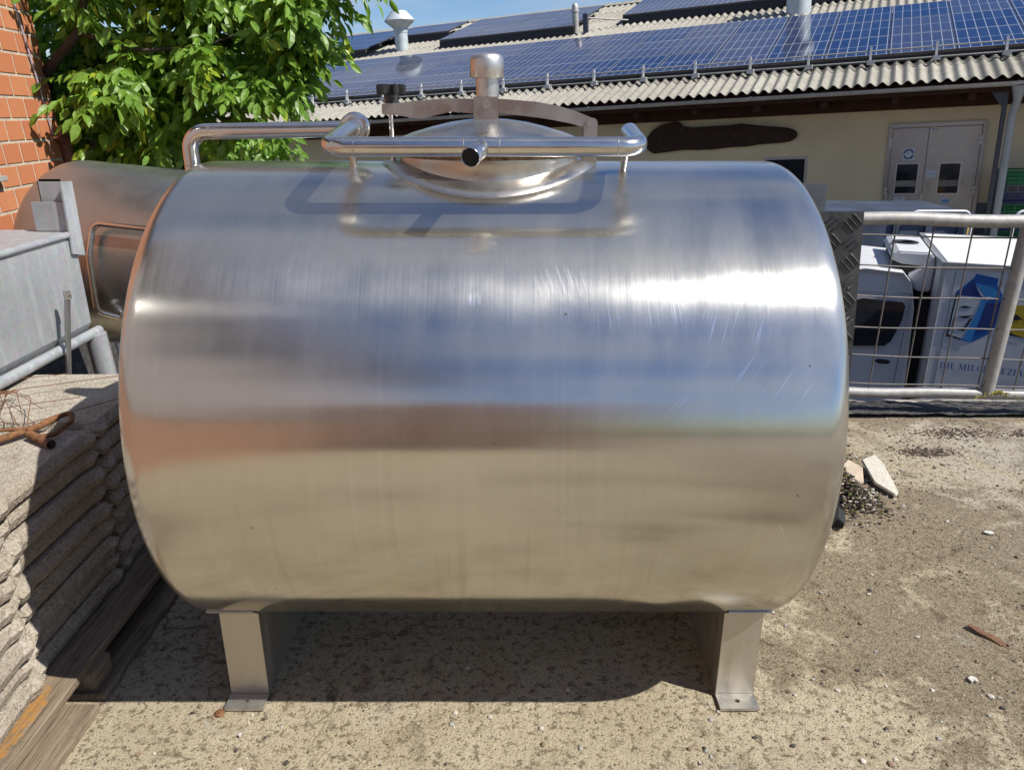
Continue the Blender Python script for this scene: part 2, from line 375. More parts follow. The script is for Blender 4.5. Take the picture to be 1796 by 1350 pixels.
def slab_mat():
    m = MT('exposed_aggregate_slab', (.5, .45, .38), .92, spec=.25); p = m.pos()
    n1 = m.noise(p, 7, 8, .6); f = m.noise(p, 90, 6, .75); vo = m.vor(p, 150)
    c = m.mix(m.ramp(n1, (.3, 0.), (.7, 1.)), (.46, .41, .33), (.66, .61, .52))
    c = m.mix(m.ramp(m.noise(p, 3, 7, .7), (.58, 0.), (.7, .5)), c, (.42, .29, .13))
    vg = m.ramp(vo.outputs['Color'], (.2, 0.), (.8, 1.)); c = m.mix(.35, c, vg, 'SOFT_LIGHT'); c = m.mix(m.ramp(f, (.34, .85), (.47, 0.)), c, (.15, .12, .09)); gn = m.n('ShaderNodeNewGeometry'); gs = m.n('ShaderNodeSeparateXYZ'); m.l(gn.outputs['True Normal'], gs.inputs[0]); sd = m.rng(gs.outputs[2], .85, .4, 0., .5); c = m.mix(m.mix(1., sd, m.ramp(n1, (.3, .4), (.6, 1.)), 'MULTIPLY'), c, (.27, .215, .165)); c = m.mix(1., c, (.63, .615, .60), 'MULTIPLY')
    m.set('Base Color', c); m.bump(m.math('ADD', f, m.math('MULTIPLY', vo.outputs['Distance'], .7)), .8, .007); m.bump(m.noise(p, 60, 4), .3, .004); return m.m
SLAB = slab_mat()
def wood(name, a, b, stretch=(14, 1.2, 14), stain=None):
    m = MT(name, a, .85, spec=.2); v = m.co(stretch); n = m.noise(v, 2.2, 7, .65, .6); f = m.noise(m.co((120, 5, 120)), 1, 5, .7)
    c = m.mix(m.ramp(n, (.3, 0.), (.7, 1.)), a, b); c = m.mix(m.ramp(f, (.35, .7), (.5, 0.)), c, tuple(x * .35 for x in a))
    c = m.mix(m.ramp(m.noise(m.co(), 9, 8, .7), (.55, 0.), (.7, .6)), c, (.10, .085, .06))
    c = m.mix(1., c, (.72, .72, .72), 'MULTIPLY')
    if stain:
        sp = m.n('ShaderNodeSeparateXYZ'); m.l(m.pos(), sp.inputs[0])
        dx = m.math('DIVIDE', m.math('SUBTRACT', sp.outputs[0], stain[0]), stain[2]); dy = m.math('DIVIDE', m.math('SUBTRACT', sp.outputs[1], stain[1]), stain[3])
        d = m.math('ADD', m.math('MULTIPLY', dx, dx), m.math('MULTIPLY', dy, dy)); d = m.math('ADD', d, m.rng(m.noise(m.pos(), 26, 6, .7), .3, .7, -.7, .7))
        k = m.ramp(d, (.35, 1.), (.8, 0.)); k = m.mix(1., k, m.ramp(m.noise(m.pos(), 60, 6, .75), (.38, .25), (.55, 1.)), 'MULTIPLY'); c = m.mix(m.math('MULTIPLY', k, .7), c, (.36, .165, .025))
    m.set('Base Color', c); m.bump(m.math('ADD', f, n), .5, .006); return m.m
PALLET = wood('weathered_pallet_wood', (.18, .135, .09), (.33, .26, .185))
PALLET_S = wood('weathered_pallet_wood_with_orange_paint', (.18, .135, .09), (.33, .26, .185), stain=(-1.28, 1.52, .055, .2))
FASCIA = wood('dark_brown_fascia_wood', (.055, .025, .016), (.10, .045, .028), (1.2, 14, 14))
SIGNW = wood('dark_stained_wood_slab', (.045, .026, .018), (.085, .05, .034), (2, 14, 14))
CORR = simple('weathered_fibre_cement', (.40, .375, .31), .9, var=.22, scale=5, bump=.4, bs=60, dirt=((.2, .19, .16), .55))
PLASTER = simple('ochre_plaster', (.80, .66, .42), .92, var=.07, scale=1.5, bump=.25, bs=120)
PLINTH = simple('grey_plinth_paint', (.17, .165, .18), .8, var=.1, scale=4)
ZINC = simple('grey_gutter_metal', (.50, .49, .46), .5, .3, .15, 6)
PVCG = simple('pale_downpipe', (.45, .47, .46), .4, .2, .1, 6)
VENTM = simple('pale_painted_vent', (.60, .66, .68), .5, .2, .1, 5, dirt=((.3, .33, .36), .5))
GLASSD = simple('dark_window_glass', (.02, .022, .026), .06, 0, .2, 3)
BLUEG = simple('blue_grey_steel', (.07, .09, .14), .5, .2, .3, 2)
PAPER = simple('white_paper', (.62, .66, .7), .7, var=.04)
INKB = simple('navy_print', (.02, .05, .22), .6, var=.05)
INKC = simple('cyan_print', (.12, .42, .62), .6, var=.05)
INKM = simple('blue_print', (.02, .14, .48), .5, var=.08)
INKL = simple('light_blue_print', (.05, .30, .70), .5, var=.08)
INKK = simple('black_print', (.02, .02, .025), .5)
INKY = simple('yellow_print', (.62, .42, .03), .5, var=.12)
TRUCKW = simple('white_truck_paint', (.74, .75, .76), .35, 0, .03, 3)
TRUCKR = simple('white_box_roof', (.80, .79, .74), .5, 0, .05, 4)
GREYT = simple('grey_trim', (.22, .23, .24), .5, 0, .1, 6)
RUBBER = simple('black_rubber', (.02, .02, .021), .75, 0, .3, 12, .2)
ALU = simple('aluminium_trim', (.5, .5, .5), .4, .8, .1, 10)
ASPH = simple('asphalt', (.055, .055, .058), .9, var=.25, scale=3, bump=.4, bs=80, dirt=((.12, .11, .1), .6))
DOCKC = simple('dock_concrete', (.36, .33, .28), .9, var=.15, scale=3, bump=.3, bs=60)
BITU = simple('dark_bitumen_strip', (.05, .047, .045), .85, var=.5, scale=25, bump=.8, bs=70, dirt=((.2, .18, .15), .7))
CGREEN = simple('green_crate_plastic', (.01, .20, .06), .4, var=.15, scale=5)
CBLUE = simple('blue_crate_plastic', (.015, .03, .12), .4, var=.15, scale=5)
CGREY = simple('grey_crate_plastic', (.16, .16, .17), .5, var=.15, scale=5)
CREAM = simple('cream_wall', (.6, .54, .42), .9, var=.06, scale=1)
TILE = simple('red_roof_tile', (.25, .09, .05), .8, var=.2, scale=4)
CABLE = simple('pale_lilac_cable', (.42, .36, .42), .6)

def corr_mat():
    m = MT('weathered_fibre_cement', (.3, .28, .23), .92, spec=.2); v = m.pos(); r_ = m.rand()
    n1 = m.noise(v, 1.8, 7, .65); n2 = m.noise(v, 14, 7, .72); n3 = m.noise(m.co((9, 1.2, 1)), 1, 5, .6)
    c = m.mix(r_, (.26, .245, .21), (.34, .325, .28)); c = m.mix(m.ramp(n1, (.35, 0.), (.7, .5)), c, (.22, .205, .17)); c = m.mix(m.ramp(n2, (.5, 0.), (.62, .6)), c, (.13, .125, .105)); c = m.mix(m.ramp(n3, (.55, 0.), (.7, .4)), c, (.16, .15, .12))
    m.set('Base Color', c); m.bump(n2, .4, .02); return m.m
CORR = corr_mat()
def panel_mat():
    m = MT('polycrystalline_cells', (.01, .03, .12), .08, spec=.32)
    if m._tc is None: m._tc = m.n('ShaderNodeTexCoord')
    sp = m.n('ShaderNodeSeparateXYZ'); m.l(m._tc.outputs['Object'], sp.inputs[0])
    u = m.math('DIVIDE', m.math('SUBTRACT', sp.outputs[0], .03), .155); w = m.math('DIVIDE', m.math('SUBTRACT', sp.outputs[1], .03), .665)
    fu = m.math('FRACT', u); fw = m.math('FRACT', w)
    lu = m.math('LESS_THAN', m.math('ABSOLUTE', m.math('SUBTRACT', fu, .5)), .462); lw = m.math('LESS_THAN', m.math('ABSOLUTE', m.math('SUBTRACT', fw, .5)), .488)
    cell = m.math('MULTIPLY', lu, lw)
    cc = m.n('ShaderNodeCombineXYZ'); m.l(m.math('FLOOR', u), cc.inputs[0]); m.l(m.math('FLOOR', w), cc.inputs[1]); m.l(m.rand(), cc.inputs[2])
    wnz = m.n('ShaderNodeTexWhiteNoise'); m.l(cc.outputs[0], wnz.inputs[0])
    c = m.mix(wnz.outputs[0], (.006, .014, .058), (.016, .027, .078)); r = m.rand(); c = m.mix(m.ramp(r, (.55, 0.), (.6, .5)), c, (.06, .06, .085))
    cr_ = m.vor(m.co((1, .3, 1)), 40); c = m.mix(.15, c, cr_.outputs['Color'], 'SOFT_LIGHT')
    c = m.mix(cell, (.28, .30, .33), c); m.set('Base Color', c); m.set('Roughness', .07)
    return m.m
CELLS = panel_mat()
PFRAME = simple('panel_frame_dark', (.10, .10, .11), .4, .7, .1, 8)
def leafmat(name, a, b):
    m = MT(name, a, .42, spec=.45); r = m.rand(); nz = m.noise(m.pos(), 2.3, 4); f = m.noise(m.pos(), 45, 3)
    c = m.mix(m.ramp(nz, (.3, 0.), (.7, 1.)), a, b); c = m.mix(m.ramp(f, (.45, 0.), (.65, .5)), c, tuple(x * 1.5 for x in b)); m.set('Base Color', c)
    tr = m.n('ShaderNodeBsdfTranslucent'); tr.inputs['Color'].default_value = (.28, .48, .04, 1)
    ms = m.n('ShaderNodeMixShader'); ms.inputs[0].default_value = .36; m.l(m.b.outputs[0], ms.inputs[1]); m.l(tr.outputs[0], ms.inputs[2]); m.l(ms.outputs[0], m.out.inputs['Surface']); return m.m
LEAF = leafmat('walnut_leaf', (.07, .155, .018), (.155, .27, .032))
LEAFY = leafmat('young_walnut_leaf', (.20, .29, .02), (.30, .36, .03))
BARK = simple('dark_bark', (.055, .042, .034), .9, 0, .3, 12, .6, 60)
SOIL = simple('dark_moss_and_soil', (.05, .038, .028), .95, 0, .6, 30, .9, 90, dirt=((.10, .10, .03), .8))
STONE = simple('pale_stone', (.48, .44, .37), .85, 0, .2, 30, .5, 80, dirt=((.3, .2, .12), .6))
CHECK = simple('black_tread_plate', (.06, .062, .066), .4, .5, .3, 12, .15, 60)
CHECKD = simple('grey_tread_plate', (.13, .14, .16), .4, .6, .2, 10)

# ------------------------------------------------------------------ the setting
def grid(x0, x1, y0, y1, nx, ny, zf):
    g = G(); vs = [(x0 + (x1-x0)*i/nx, y0 + (y1-y0)*j/ny, 0) for j in range(ny+1) for i in range(nx+1)]
    vs = [(x, y, zf(x, y)) for x, y, z in vs]
    return g.add(vs, [(j*(nx+1)+i, j*(nx+1)+i+1, (j+1)*(nx+1)+i+1, (j+1)*(nx+1)+i) for j in range(ny) for i in range(nx)])
def zg(x, y): return .004 * noise.noise(Vector((x*5, y*5, 0))) + .0025 * noise.noise(Vector((x*18, y*18, 3)))
g = grid(-1.6, 4.2, .9, 3.93, 300, 160, zg)
solo('yard_ground', g, GROUND, kind='structure', smooth=3.2)
g = G()
for (a, b, c, d) in ((-9, 14, -16, .9), (-9, -1.6, .9, 3.93), (4.2, 14, .9, 3.93)): g.box(a, b, c, d, -.25, -.0045)
solo('yard_slab', g, GROUND, kind='structure')
g = G().box(-9, 14, -16, 3.929, -2.6, -.251); solo('retaining_wall', g, DOCKC, kind='structure')
g = G().add([(-400, -400, -2.2), (400, -400, -2.2), (400, 400, -2.2), (-400, 400, -2.2)], [(0, 1, 2, 3)]); solo('lower_yard', g, ASPH, kind='structure')
# rough dark strip and low kerb along the edge of the yard
def zb(x, y): return .022 + .012 * noise.noise(Vector((x*6, y*26, 1))) + .008 * noise.noise(Vector((x*30, y*40, 5)))
g = grid(1.1, 8, 3.86, 4.06, 240, 14, zb); solo('edge_strip', g, BITU, kind='structure', smooth=3.2)
g = G().box(1.1, 8, 3.93, 4.12, -.3, .012); solo('edge_kerb', g, DOCKC, kind='structure')

# ------------------------------------------------------------------ the milk tank
AX = Vector((-.062, 2.146, .815)); TR = .65; HL = .808
tank = thing('milk_tank', 'large brushed stainless steel tank with a domed hatch, standing on four legs in the yard', 'tank', (AX.x, AX.y, 0))
def tz(y): return AX.z + math.sqrt(max(0, TR*TR - (y-AX.y)**2))
def tzl(y): return AX.z - math.sqrt(max(0, TR*TR - (y-AX.y)**2))
prof = []; kr = .055; bul = .11
for i in range(11):                                                   # dished end
    r = (TR - kr) * i / 10; prof.append((-HL - bul * (1 - (r/(TR-kr))**2) * .9, max(r, 1e-4)))
for i in range(1, 9):
    a = PI/2 * i / 8; prof.append((-HL + kr - kr * math.cos(a), TR - kr + kr * math.sin(a)))
n0 = len(prof)
for i in range(1, 24): prof.append((-HL + kr + (2*HL - 2*kr) * i / 24, TR))
prof += [(-h, r) for h, r in reversed(prof[:n0])]
me = mesh_of('tank_body', G().lathe(prof, (0, 0, 0), 'X', 192), STEEL_T, smooth=1.2)
body = bpy.data.objects.new('tank_body', me); COL.objects.link(body); body.parent = tank; body.location = (0, 0, AX.z); OFF[body.name] = OFF[tank.name]

def collar_rows():
    g = G(); seg = 96; rows = []
    def ring(r, zf): rows.append([(AX.x + r*math.cos(2*PI*k/seg), AX.y + r*math.sin(2*PI*k/seg), zf(AX.y + r*math.sin(2*PI*k/seg))) for k in range(seg)])
    ring(.226, lambda y: 1.481); ring(.238, lambda y: 1.481); ring(.239, lambda y: 1.47); ring(.236, lambda y: 1.462)
    ring(.238, lambda y: tz(y) + .004); ring(.243, lambda y: tz(y) - .012 + .008); 
    vs = [v for r in rows for v in r]; n = len(rows)
    return g.add(vs, [(i*seg+k, i*seg+(k+1) % seg, (i+1)*seg+(k+1) % seg, (i+1)*seg+k) for i in range(n-1) for k in range(seg)])
part('hatch_collar', collar_rows(), STEEL_S, tank, smooth=1.0)
g = G(); seg = 96; vs = []
for (r, dz) in ((.236, .013), (.246, .009), (.262, .0045), (.285, .0012), (.286, -.004)):
    for k in range(seg):
        a = 2*PI*k/seg; y = AX.y + r*math.sin(a); vs.append((AX.x + r*math.cos(a), y, tz(y) + dz))
g.add(vs, [(i*seg+k, i*seg+(k+1) % seg, (i+1)*seg+(k+1) % seg, (i+1)*seg+k) for i in range(4) for k in range(seg)])
part('collar_weld_ring', g, STEEL_S, tank, smooth=1.2)
part('gasket', G().lathe([(1.4815, .20), (1.4815, .2405), (1.486, .2425), (1.4915, .2405), (1.4915, .20)], (AX.x, AX.y, 0), 'Z', 72), RUSTG, tank, smooth=1.0)
lid = part('hatch_lid', G().lathe([(1.492, .20), (1.492, .248), (1.4955, .252), (1.520, .252), (1.5235, .250), (1.5245, .244), (1.527, .238), (1.540, .205), (1.5555, .15), (1.567, .10), (1.574, .05), (1.5755, .0001)], (AX.x, AX.y, 0), 'Z', 96), STEEL_S, tank, smooth=.9)
br = G(); br.box(-.1, -.036, 2.088, 2.094, 1.568, 1.6285); br.box(-.1, -.036, 2.146, 2.152, 1.568, 1.6285); br.box(-.1, -.036, 2.094, 2.146, 1.6245, 1.6285); br.box(-.0995, -.0955, 2.094, 2.146, 1.568, 1.6245)
brk = part('arm_bracket', br, STEEL_S, tank, bevel=.001)
part('bracket_weld', G().box(-.1015, -.0345, 2.086, 2.09, 1.5655, 1.5695), STEEL_L, brk)
part('bolt', G().lathe([(2.081, .0001), (2.081, .0095), (2.088, .0095)], (-.068, 0, 1.609), 'Y', 6), BOLT, brk)
part('bolt_washer', G().lathe([(2.0865, .012), (2.0879, .012)], (-.068, 0, 1.609), 'Y', 20), BOLT, brk)
vst = part('breather_stem', G().lathe([(1.6286, .031), (1.6286, .0305), (1.70, .0305)], (-.0635, 2.12, 0), 'Z', 40), STEEL_C, tank, smooth=.9)
part('breather_cap', G().lathe([(1.676, .0325), (1.674, .0435), (1.6755, .0445), (1.718, .0435), (1.727, .040), (1.7325, .031), (1.7335, .0001)], (-.0645, 2.12, 0), 'Z', 48), STEEL_C, vst, smooth=.9)
top = [(-.305, 1.613), (-.236, 1.620), (-.17, 1.6250), (-.098, 1.6235), (-.027, 1.6235), (.063, 1.6165), (.12, 1.607), (.17, 1.592), (.205, 1.579), (.217, 1.570)]
bot = [(.217, 1.552), (.19, 1.553), (.153, 1.563), (.11, 1.571), (.063, 1.578), (-.027, 1.5875), (-.098, 1.5875), (-.161, 1.592), (-.205, 1.582), (-.235, 1.574), (-.262, 1.577), (-.305, 1.584)]
part('clamp_arm', G().prism(top + bot, lambda a, b, t: (a, t, b), 2.105, 2.130), STEEL_S, tank, bevel=.0015)
cl = G()
for (y0, y1) in ((2.097, 2.102), (2.133, 2.138)):
    cl.prism([(.188, 1.46), (.224, 1.46), (.224, 1.566), (.2205, 1.573), (.214, 1.577), (.198, 1.575), (.191, 1.567), (.188, 1.555)], lambda a, b, t: (a, t, b), y0, y1)
clv = part('hinge_clevis', cl, STEEL_S, tank, bevel=.0008)
part('bolt', G().lathe([(2.089, .0001), (2.089, .0085), (2.097, .0085)], (.203, 0, 1.563), 'Y', 6), BOLT, clv)
part('clamp_block', G().box(-.339, -.3045, 2.10, 2.136, 1.585, 1.612), STEEL_S, tank, bevel=.002)
part('clamp_rod', G().tube([(-.3185, 2.118, 1.44), (-.3185, 2.118, 1.63)], .0065, 12), STEEL_P, tank, smooth=.9)
kn = G(); kp = []
for k in range(60):
    a = 2*PI*k/60; kp.append(((.0285 + .0105 * math.tanh(2*math.cos(6*a))) * math.cos(a), (.0285 + .0105 * math.tanh(2*math.cos(6*a))) * math.sin(a)))
kn.prism(kp, lambda a, b, t: (-.3145 + a, 2.118 + b, t), 1.634, 1.659)
knob = part('knob', kn, BLACKP, tank, bevel=.002)
part('knob_neck', G().lathe([(1.6125, .018), (1.615, .0175), (1.6338, .021)], (-.3145, 2.118, 0), 'Z', 24), BLACKP, knob, smooth=.9)
part('knob_bolt', G().lathe([(1.6572, .007), (1.660, .007), (1.6615, .004), (1.662, .0001)], (-.3145, 2.118, 0), 'Z', 12), BOLT, knob, smooth=.9)
# spray pipe that rings the front of the hatch
RP = .0215; PY = 1.775; PZ = 1.5196; LX = -.414; RX = .287
ringp = G().tube([(LX, 2.10, 1.553), (LX, 2.0, 1.547), (LX, PY, PZ), (RX, PY, PZ), (RX, 1.955, 1.546)], RP, 24, fillet=.042, fs=10)
rp = part('ring_pipe', ringp, STEEL_P, tank, smooth=.9)
g = G()
for x in (LX + .062, -.108, -.028, RX - .052): g.lathe([(-.0018, RP - .0006), (-.0009, RP + .0007), (.0009, RP + .0007), (.0018, RP - .0006)], (x, PY, PZ), 'X', 24)
part('weld_seams', g, STEEL_S, rp, smooth=.9)
# outlet stub: open thin tube towards the camera
d = Vector((-.022, -.085, -.017)).normalized(); q = Vector((0, 0, 1)).rotation_difference(d).to_matrix()
stub = G().lathe([(0.001, .0185), (.038, .0185), (.040, .0200), (.043, .0200), (.045, .0188), (.052, .0188), (.054, .0203), (.057, .0203), (.059, .0190), (.092, .0208), (.093, .0200), (.092, .0190), (.085, .0189)], (-.066, PY, PZ), 'Z', 32, mat=q)
stb = part('outlet_stub', stub, [STEEL_P], rp, smooth=.9)
part('stub_bore', G().lathe([(.0915, .0186), (.06, .0172), (.03, .0172), (.029, .0001)], (-.066, PY, PZ), 'Z', 32, mat=q), HOLE, rp, smooth=.9)
# clamp ferrule on the left
g = G()
yy, zz = 2.10, 1.553
g.lathe([(-.022, .0225), (-.018, .0235), (-.006, .0255), (-.005, .033), (-.001, .036), (.0045, .036), (.006, .034), (.010, .034), (.012, .039), (.017, .0395), (.019, .036), (.024, .030), (.05, .0225)], (LX, yy, zz), 'Y', 40)
part('pipe_clamp', g, STEEL_P, rp, smooth=.7)
for x in (LX, RX): part('pipe_support', G().tube([(x + .002, 2.05, tz(2.05) - .01), (x + .002, 2.04, 1.553 if x < 0 else 1.49), ] if x < 0 else [(x - .003, 2.02, tz(2.02) - .01), (x - .003, 1.95, 1.546)], .0095, 14), STEEL_S, tank, smooth=.9)
lp = part('side_pipe', G().tube([(LX, 2.125, 1.553), (LX, 2.20, 1.548), (-.897, 2.215, 1.539), (-.897, 2.215, 1.15), (-.80, 2.2, 1.08)], RP, 24, fillet=.05, fs=10), STEEL_P, tank, smooth=.9)
g = G()
g.lathe([(-.0018, RP - .0006), (-.0009, RP + .0009), (.0009, RP + .0009), (.0018, RP - .0006)], (-.835, 2.2135, 1.5395), 'X', 24)
g.lathe([(-.0018, RP - .0006), (-.0009, RP + .0009), (.0009, RP + .0009), (.0018, RP - .0006)], (-.897, 2.215, 1.45), 'Z', 24)
part('weld_seams', g, STEEL_S, lp, smooth=.9)
# legs: saddle web with a flange at each end, a bent foot with a bolt hole
def foot(cx, y0, sgn):
    g = G(); hw = .0555; r = .0075; yc = y0 - sgn * .032; z0, z1 = .004, .0125
    ya, yb = (y0 - sgn * .062, y0 + sgn * .0)
    sq = [(cx-hw, ya), (cx, ya), (cx+hw, ya), (cx+hw, yc), (cx+hw, yb), (cx, yb), (cx-hw, yb), (cx-hw, yc)]
    cang = [math.atan2(p[1]-yc, p[0]-cx) for p in sq]; ci = [(cx + r*math.cos(a), yc + r*math.sin(a)) for a in cang]
    vs = [(x, y, z1) for x, y in sq] + [(x, y, z1) for x, y in ci] + [(x, y, z0) for x, y in sq] + [(x, y, z0) for x, y in ci]
    f = []
    for k in range(8):
        k2 = (k+1) % 8; f += [(k, k2, 8+k2, 8+k), (8+k, 8+k2, 24+k2, 24+k), (16+k2, 16+k, 24+k, 24+k2), (k2, k, 16+k, 16+k2)]
    return g.add(vs, f)
for (cx, inner) in ((-.757, 1), (.643, -1)):
    yf, yb_ = 1.758, 2 * AX.y - 1.758
    wx = cx + inner * .052
    poly = [(yf + .004, .0005)] + [(yb_ - .004, .0005)] + [(y, tzl(y) + .004) for y in [yb_ - .004 - (yb_ - yf - .008) * k / 20 for k in range(21)]]
    part('saddle_web', G().prism(poly, lambda a, b, t: (t, a, b), wx - .002, wx + .002), STEEL_L, tank)
    g = G(); vs = []; nn = 26
    for k in range(nn + 1):
        a = -PI/2 - .72 + 1.44 * k / nn
        for rr in (TR + .0008, TR + .0045):
            for x in ((cx - .07 if inner > 0 else cx - .057), (cx + .057 if inner > 0 else cx + .065)): vs.append((x, AX.y + rr*math.cos(a), AX.z + rr*math.sin(a)))
    f = []
    for k in range(nn):
        o = 4*k; f += [(o, o+1, o+5, o+4), (o+2, o+6, o+7, o+3), (o, o+4, o+6, o+2), (o+1, o+3, o+7, o+5)]
    f += [(0, 2, 3, 1), (4*nn, 4*nn+1, 4*nn+3, 4*nn+2)]
    part('saddle_pad', g.add(vs, f), STEEL_L, tank, smooth=.6)
    for (y0, sgn) in ((yf, 1), (yb_, -1)):
        g = G().box(cx - .0545, cx + .0545, min(y0, y0 + sgn*.004), max(y0, y0 + sgn*.004), .0126, tzl(y0) + .002)
        lg = part('leg', g, STEEL_L, tank, bevel=.001)
        part('weld_bead', G().tube([(cx - .053, y0 - sgn*.001, tzl(y0) - .0015), (cx, y0 - sgn*.0015, tzl(y0) - .002), (cx + .053, y0 - sgn*.001, tzl(y0) - .0015)], .0028, 6), STEEL_D, lg)
        part('foot_plate', foot(cx, y0 + sgn*.002, sgn), STEEL_L, lg)

# ------------------------------------------------------------------ paving slabs stacked on a pallet
pal = thing('wooden_pallet', 'weathered wooden pallet under the stacked slabs with an orange paint stain on its edge board', 'pallet', (-1.75, 1.9, 0))
def board(x0, x1, y0, y1, z0, z1, seed, nseg=14):
    g = G(); rnd = random.Random(seed); vs = []
    for i in range(nseg + 1):
        y = y0 + (y1 - y0) * i / nseg; a = rnd.uniform(-.002, .002); b = rnd.uniform(-.004, .004)
        for (x, z) in ((x0 + a, z0), (x1 + b, z0), (x1 + b, z1 - .003), (x1 + b - .004, z1), (x0 + a + .004, z1), (x0 + a, z1 - .003)): vs.append((x, y, z + rnd.uniform(-.0008, .0008)))
    f = [(i*6+k, i*6+(k+1) % 6, (i+1)*6+(k+1) % 6, (i+1)*6+k) for i in range(nseg) for k in range(6)] + [(5, 4, 3, 2, 1, 0), tuple(nseg*6+k for k in range(6))]
    return g.add(vs, f)
part('board', board(-1.345, -1.205, .8, 2.72, .095, .118, 1), PALLET_S, pal)
for i, x in enumerate((-1.51, -1.675, -1.84, -2.0)): part('board', board(x, x + .15, .8, 2.72, .095, .118, i + 5), PALLET, pal)
part('bearer', G().box(-2.2, -1.19, 1.75, 1.84, .026, .0945), PALLET, pal, bevel=.003)
part('bearer', G().box(-2.2, -1.215, .9, .99, .026, .0945), PALLET, pal, bevel=.003)
part('bearer', G().box(-2.2, -1.215, 2.55, 2.64, .026, .0945), PALLET, pal, bevel=.003)
part('board', board(-1.36, -1.165, .8, 1.70, .004, .0258, 30), PALLET, pal)
part('board', board(-1.36, -1.165, 1.74, 2.70, .004, .0258, 31), PALLET, pal)
part('board', board(-2.1, -1.95, .8, 2.70, .004, .0258, 32), PALLET, pal)

def slab_mesh(seed, sx=.49, sy=.49, h=.056):
    """washed concrete slab: bevelled upper edge, undercut side, spacer noses at the corners"""
    rnd = random.Random(seed); g = G()
    def ring(ins, z, nose):
        pts = []; n = 16
        for side in range(4):
            for k in range(n):
                t = k / n
                e = nose if (t < .08 or t > .92) else 0.
                j = rnd.uniform(-.0004, .0004) - (rnd.uniform(.003, .007) if rnd.random() < .025 else 0); a = (t - .5)
                L = sx/2 if side in (1, 3) else sy/2
                w = sx if side in (0, 2) else sy
                dd = L - ins + e + j
                p = {0: (a*(w-2*ins), -dd), 1: (dd, a*(w-2*ins)), 2: (-a*(w-2*ins), dd), 3: (-dd, -a*(w-2*ins))}[side]
                pts.append((p[0], p[1], z + rnd.uniform(-.0002, .0002)))
        return pts
    rows = [ring(.022, .000, .002), ring(.006, h*.16, .010), ring(.0, h*.56, .014), ring(.010, h*.90, .002), ring(.014, h, 0.)]
    n = len(rows[0]); vs = [p for r in rows for p in r]
    f = [(i*n+k, i*n+(k+1) % n, (i+1)*n+(k+1) % n, (i+1)*n+k) for i in range(len(rows)-1) for k in range(n)]
    f.append(tuple(range(n-1, -1, -1)))
    # top face as a small rough grid fan
    vs.append((0, 0, h + .001)); c = len(vs) - 1
    f += [((len(rows)-1)*n+k, (len(rows)-1)*n+(k+1) % n, c) for k in range(n)]
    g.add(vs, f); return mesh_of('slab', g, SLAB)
SL = [slab_mesh(i) for i in range(5)]
stackpos = [
 (-1.500, 1.395, 9, 'washed concrete slab stack nearest the camera, sunlit, at the left edge', .09),
 (-1.545, 1.925, 9, 'shaded washed concrete slab stack with a rusty pipe on its top, second from the front', .0),
 (-1.555, 2.445, 9, 'washed concrete slab stack beside the tank, farthest from the camera', .015),
 (-2.075, 1.905, 9, 'washed concrete slab stack under the wire bundle by the left edge', .02),
 (-2.085, 2.43, 9, 'washed concrete slab stack in front of the grey trough by the brick wall', -.02)]
LH = .0615
for si, (sx_, sy_, n, lab, rz) in enumerate(stackpos):
    st = thing('slab_stack', lab, 'slab stack', (sx_, sy_, .119), group='stacks of washed concrete slabs on the pallet')
    for k in range(n):
        rnd = random.Random(si * 50 + k)
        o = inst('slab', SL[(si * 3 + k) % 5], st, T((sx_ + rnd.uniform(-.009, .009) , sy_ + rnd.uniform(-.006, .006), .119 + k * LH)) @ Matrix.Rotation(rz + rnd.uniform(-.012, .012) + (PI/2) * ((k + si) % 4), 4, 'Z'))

ZT = .119 + 8 * LH + .056 + .0035
# rusty pipe with hook, wires
rb = thing('rusty_rod', 'rusty bent iron rod with a looped end and pipe stub lying on the slabs', 'iron rod', (-1.6, 1.75, ZT))
part('rod', G().tube([(-1.75, 1.82, ZT + .012), (-1.60, 1.93, ZT + .012), (-1.50, 2.03, ZT + .02), (-1.44, 2.12, ZT + .022), (-1.41, 2.18, ZT + .03)], .0105, 10, fillet=.05), RUST, rb, smooth=.9)
part('loop', G().tube([(-1.415, 2.175, ZT + .03), (-1.375, 2.20, ZT + .04), (-1.35, 2.15, ZT + .03), (-1.37, 2.09, ZT + .012), (-1.43, 2.07, ZT + .008)], .0075, 10, fillet=.02), RUST, rb, smooth=.9)
part('second_rod', G().tube([(-1.75, 1.80, ZT + .03), (-1.54, 2.06, ZT + .035), (-1.45, 2.09, ZT + .03)], .006, 8, fillet=.05), RUST, rb, smooth=.9)
part('pipe_stub', G().tube([(-1.44, 2.08, ZT + .014), (-1.34, 2.015, ZT + .012)], .0135, 14, caps=False), RUST, rb, smooth=.9)
part('pipe_bore', G().lathe([(0, .0115), (.0005, .0115)], (-1.3405, 2.0145, ZT + .012), 'Y', 14), HOLE, rb)
wb = G(); rnd = random.Random(3)
for k in range(14):
    a = Vector((-1.69 + rnd.uniform(-.02, .02), 2.40 + rnd.uniform(-.02, .02), ZT + .03)); an = rnd.uniform(2.4, 5.6)
    L = rnd.uniform(.2, .45); b = a + Vector((math.cos(an) * L, math.sin(an) * L, rnd.uniform(-.005, .03))); m_ = (a + b) / 2 + Vector((rnd.uniform(-.04, .04), rnd.uniform(-.04, .04), rnd.uniform(0, .05)))
    b.z = max(b.z, ZT + .004); wb.tube([a, m_, b], .0012, 5, fillet=.2, fs=4)
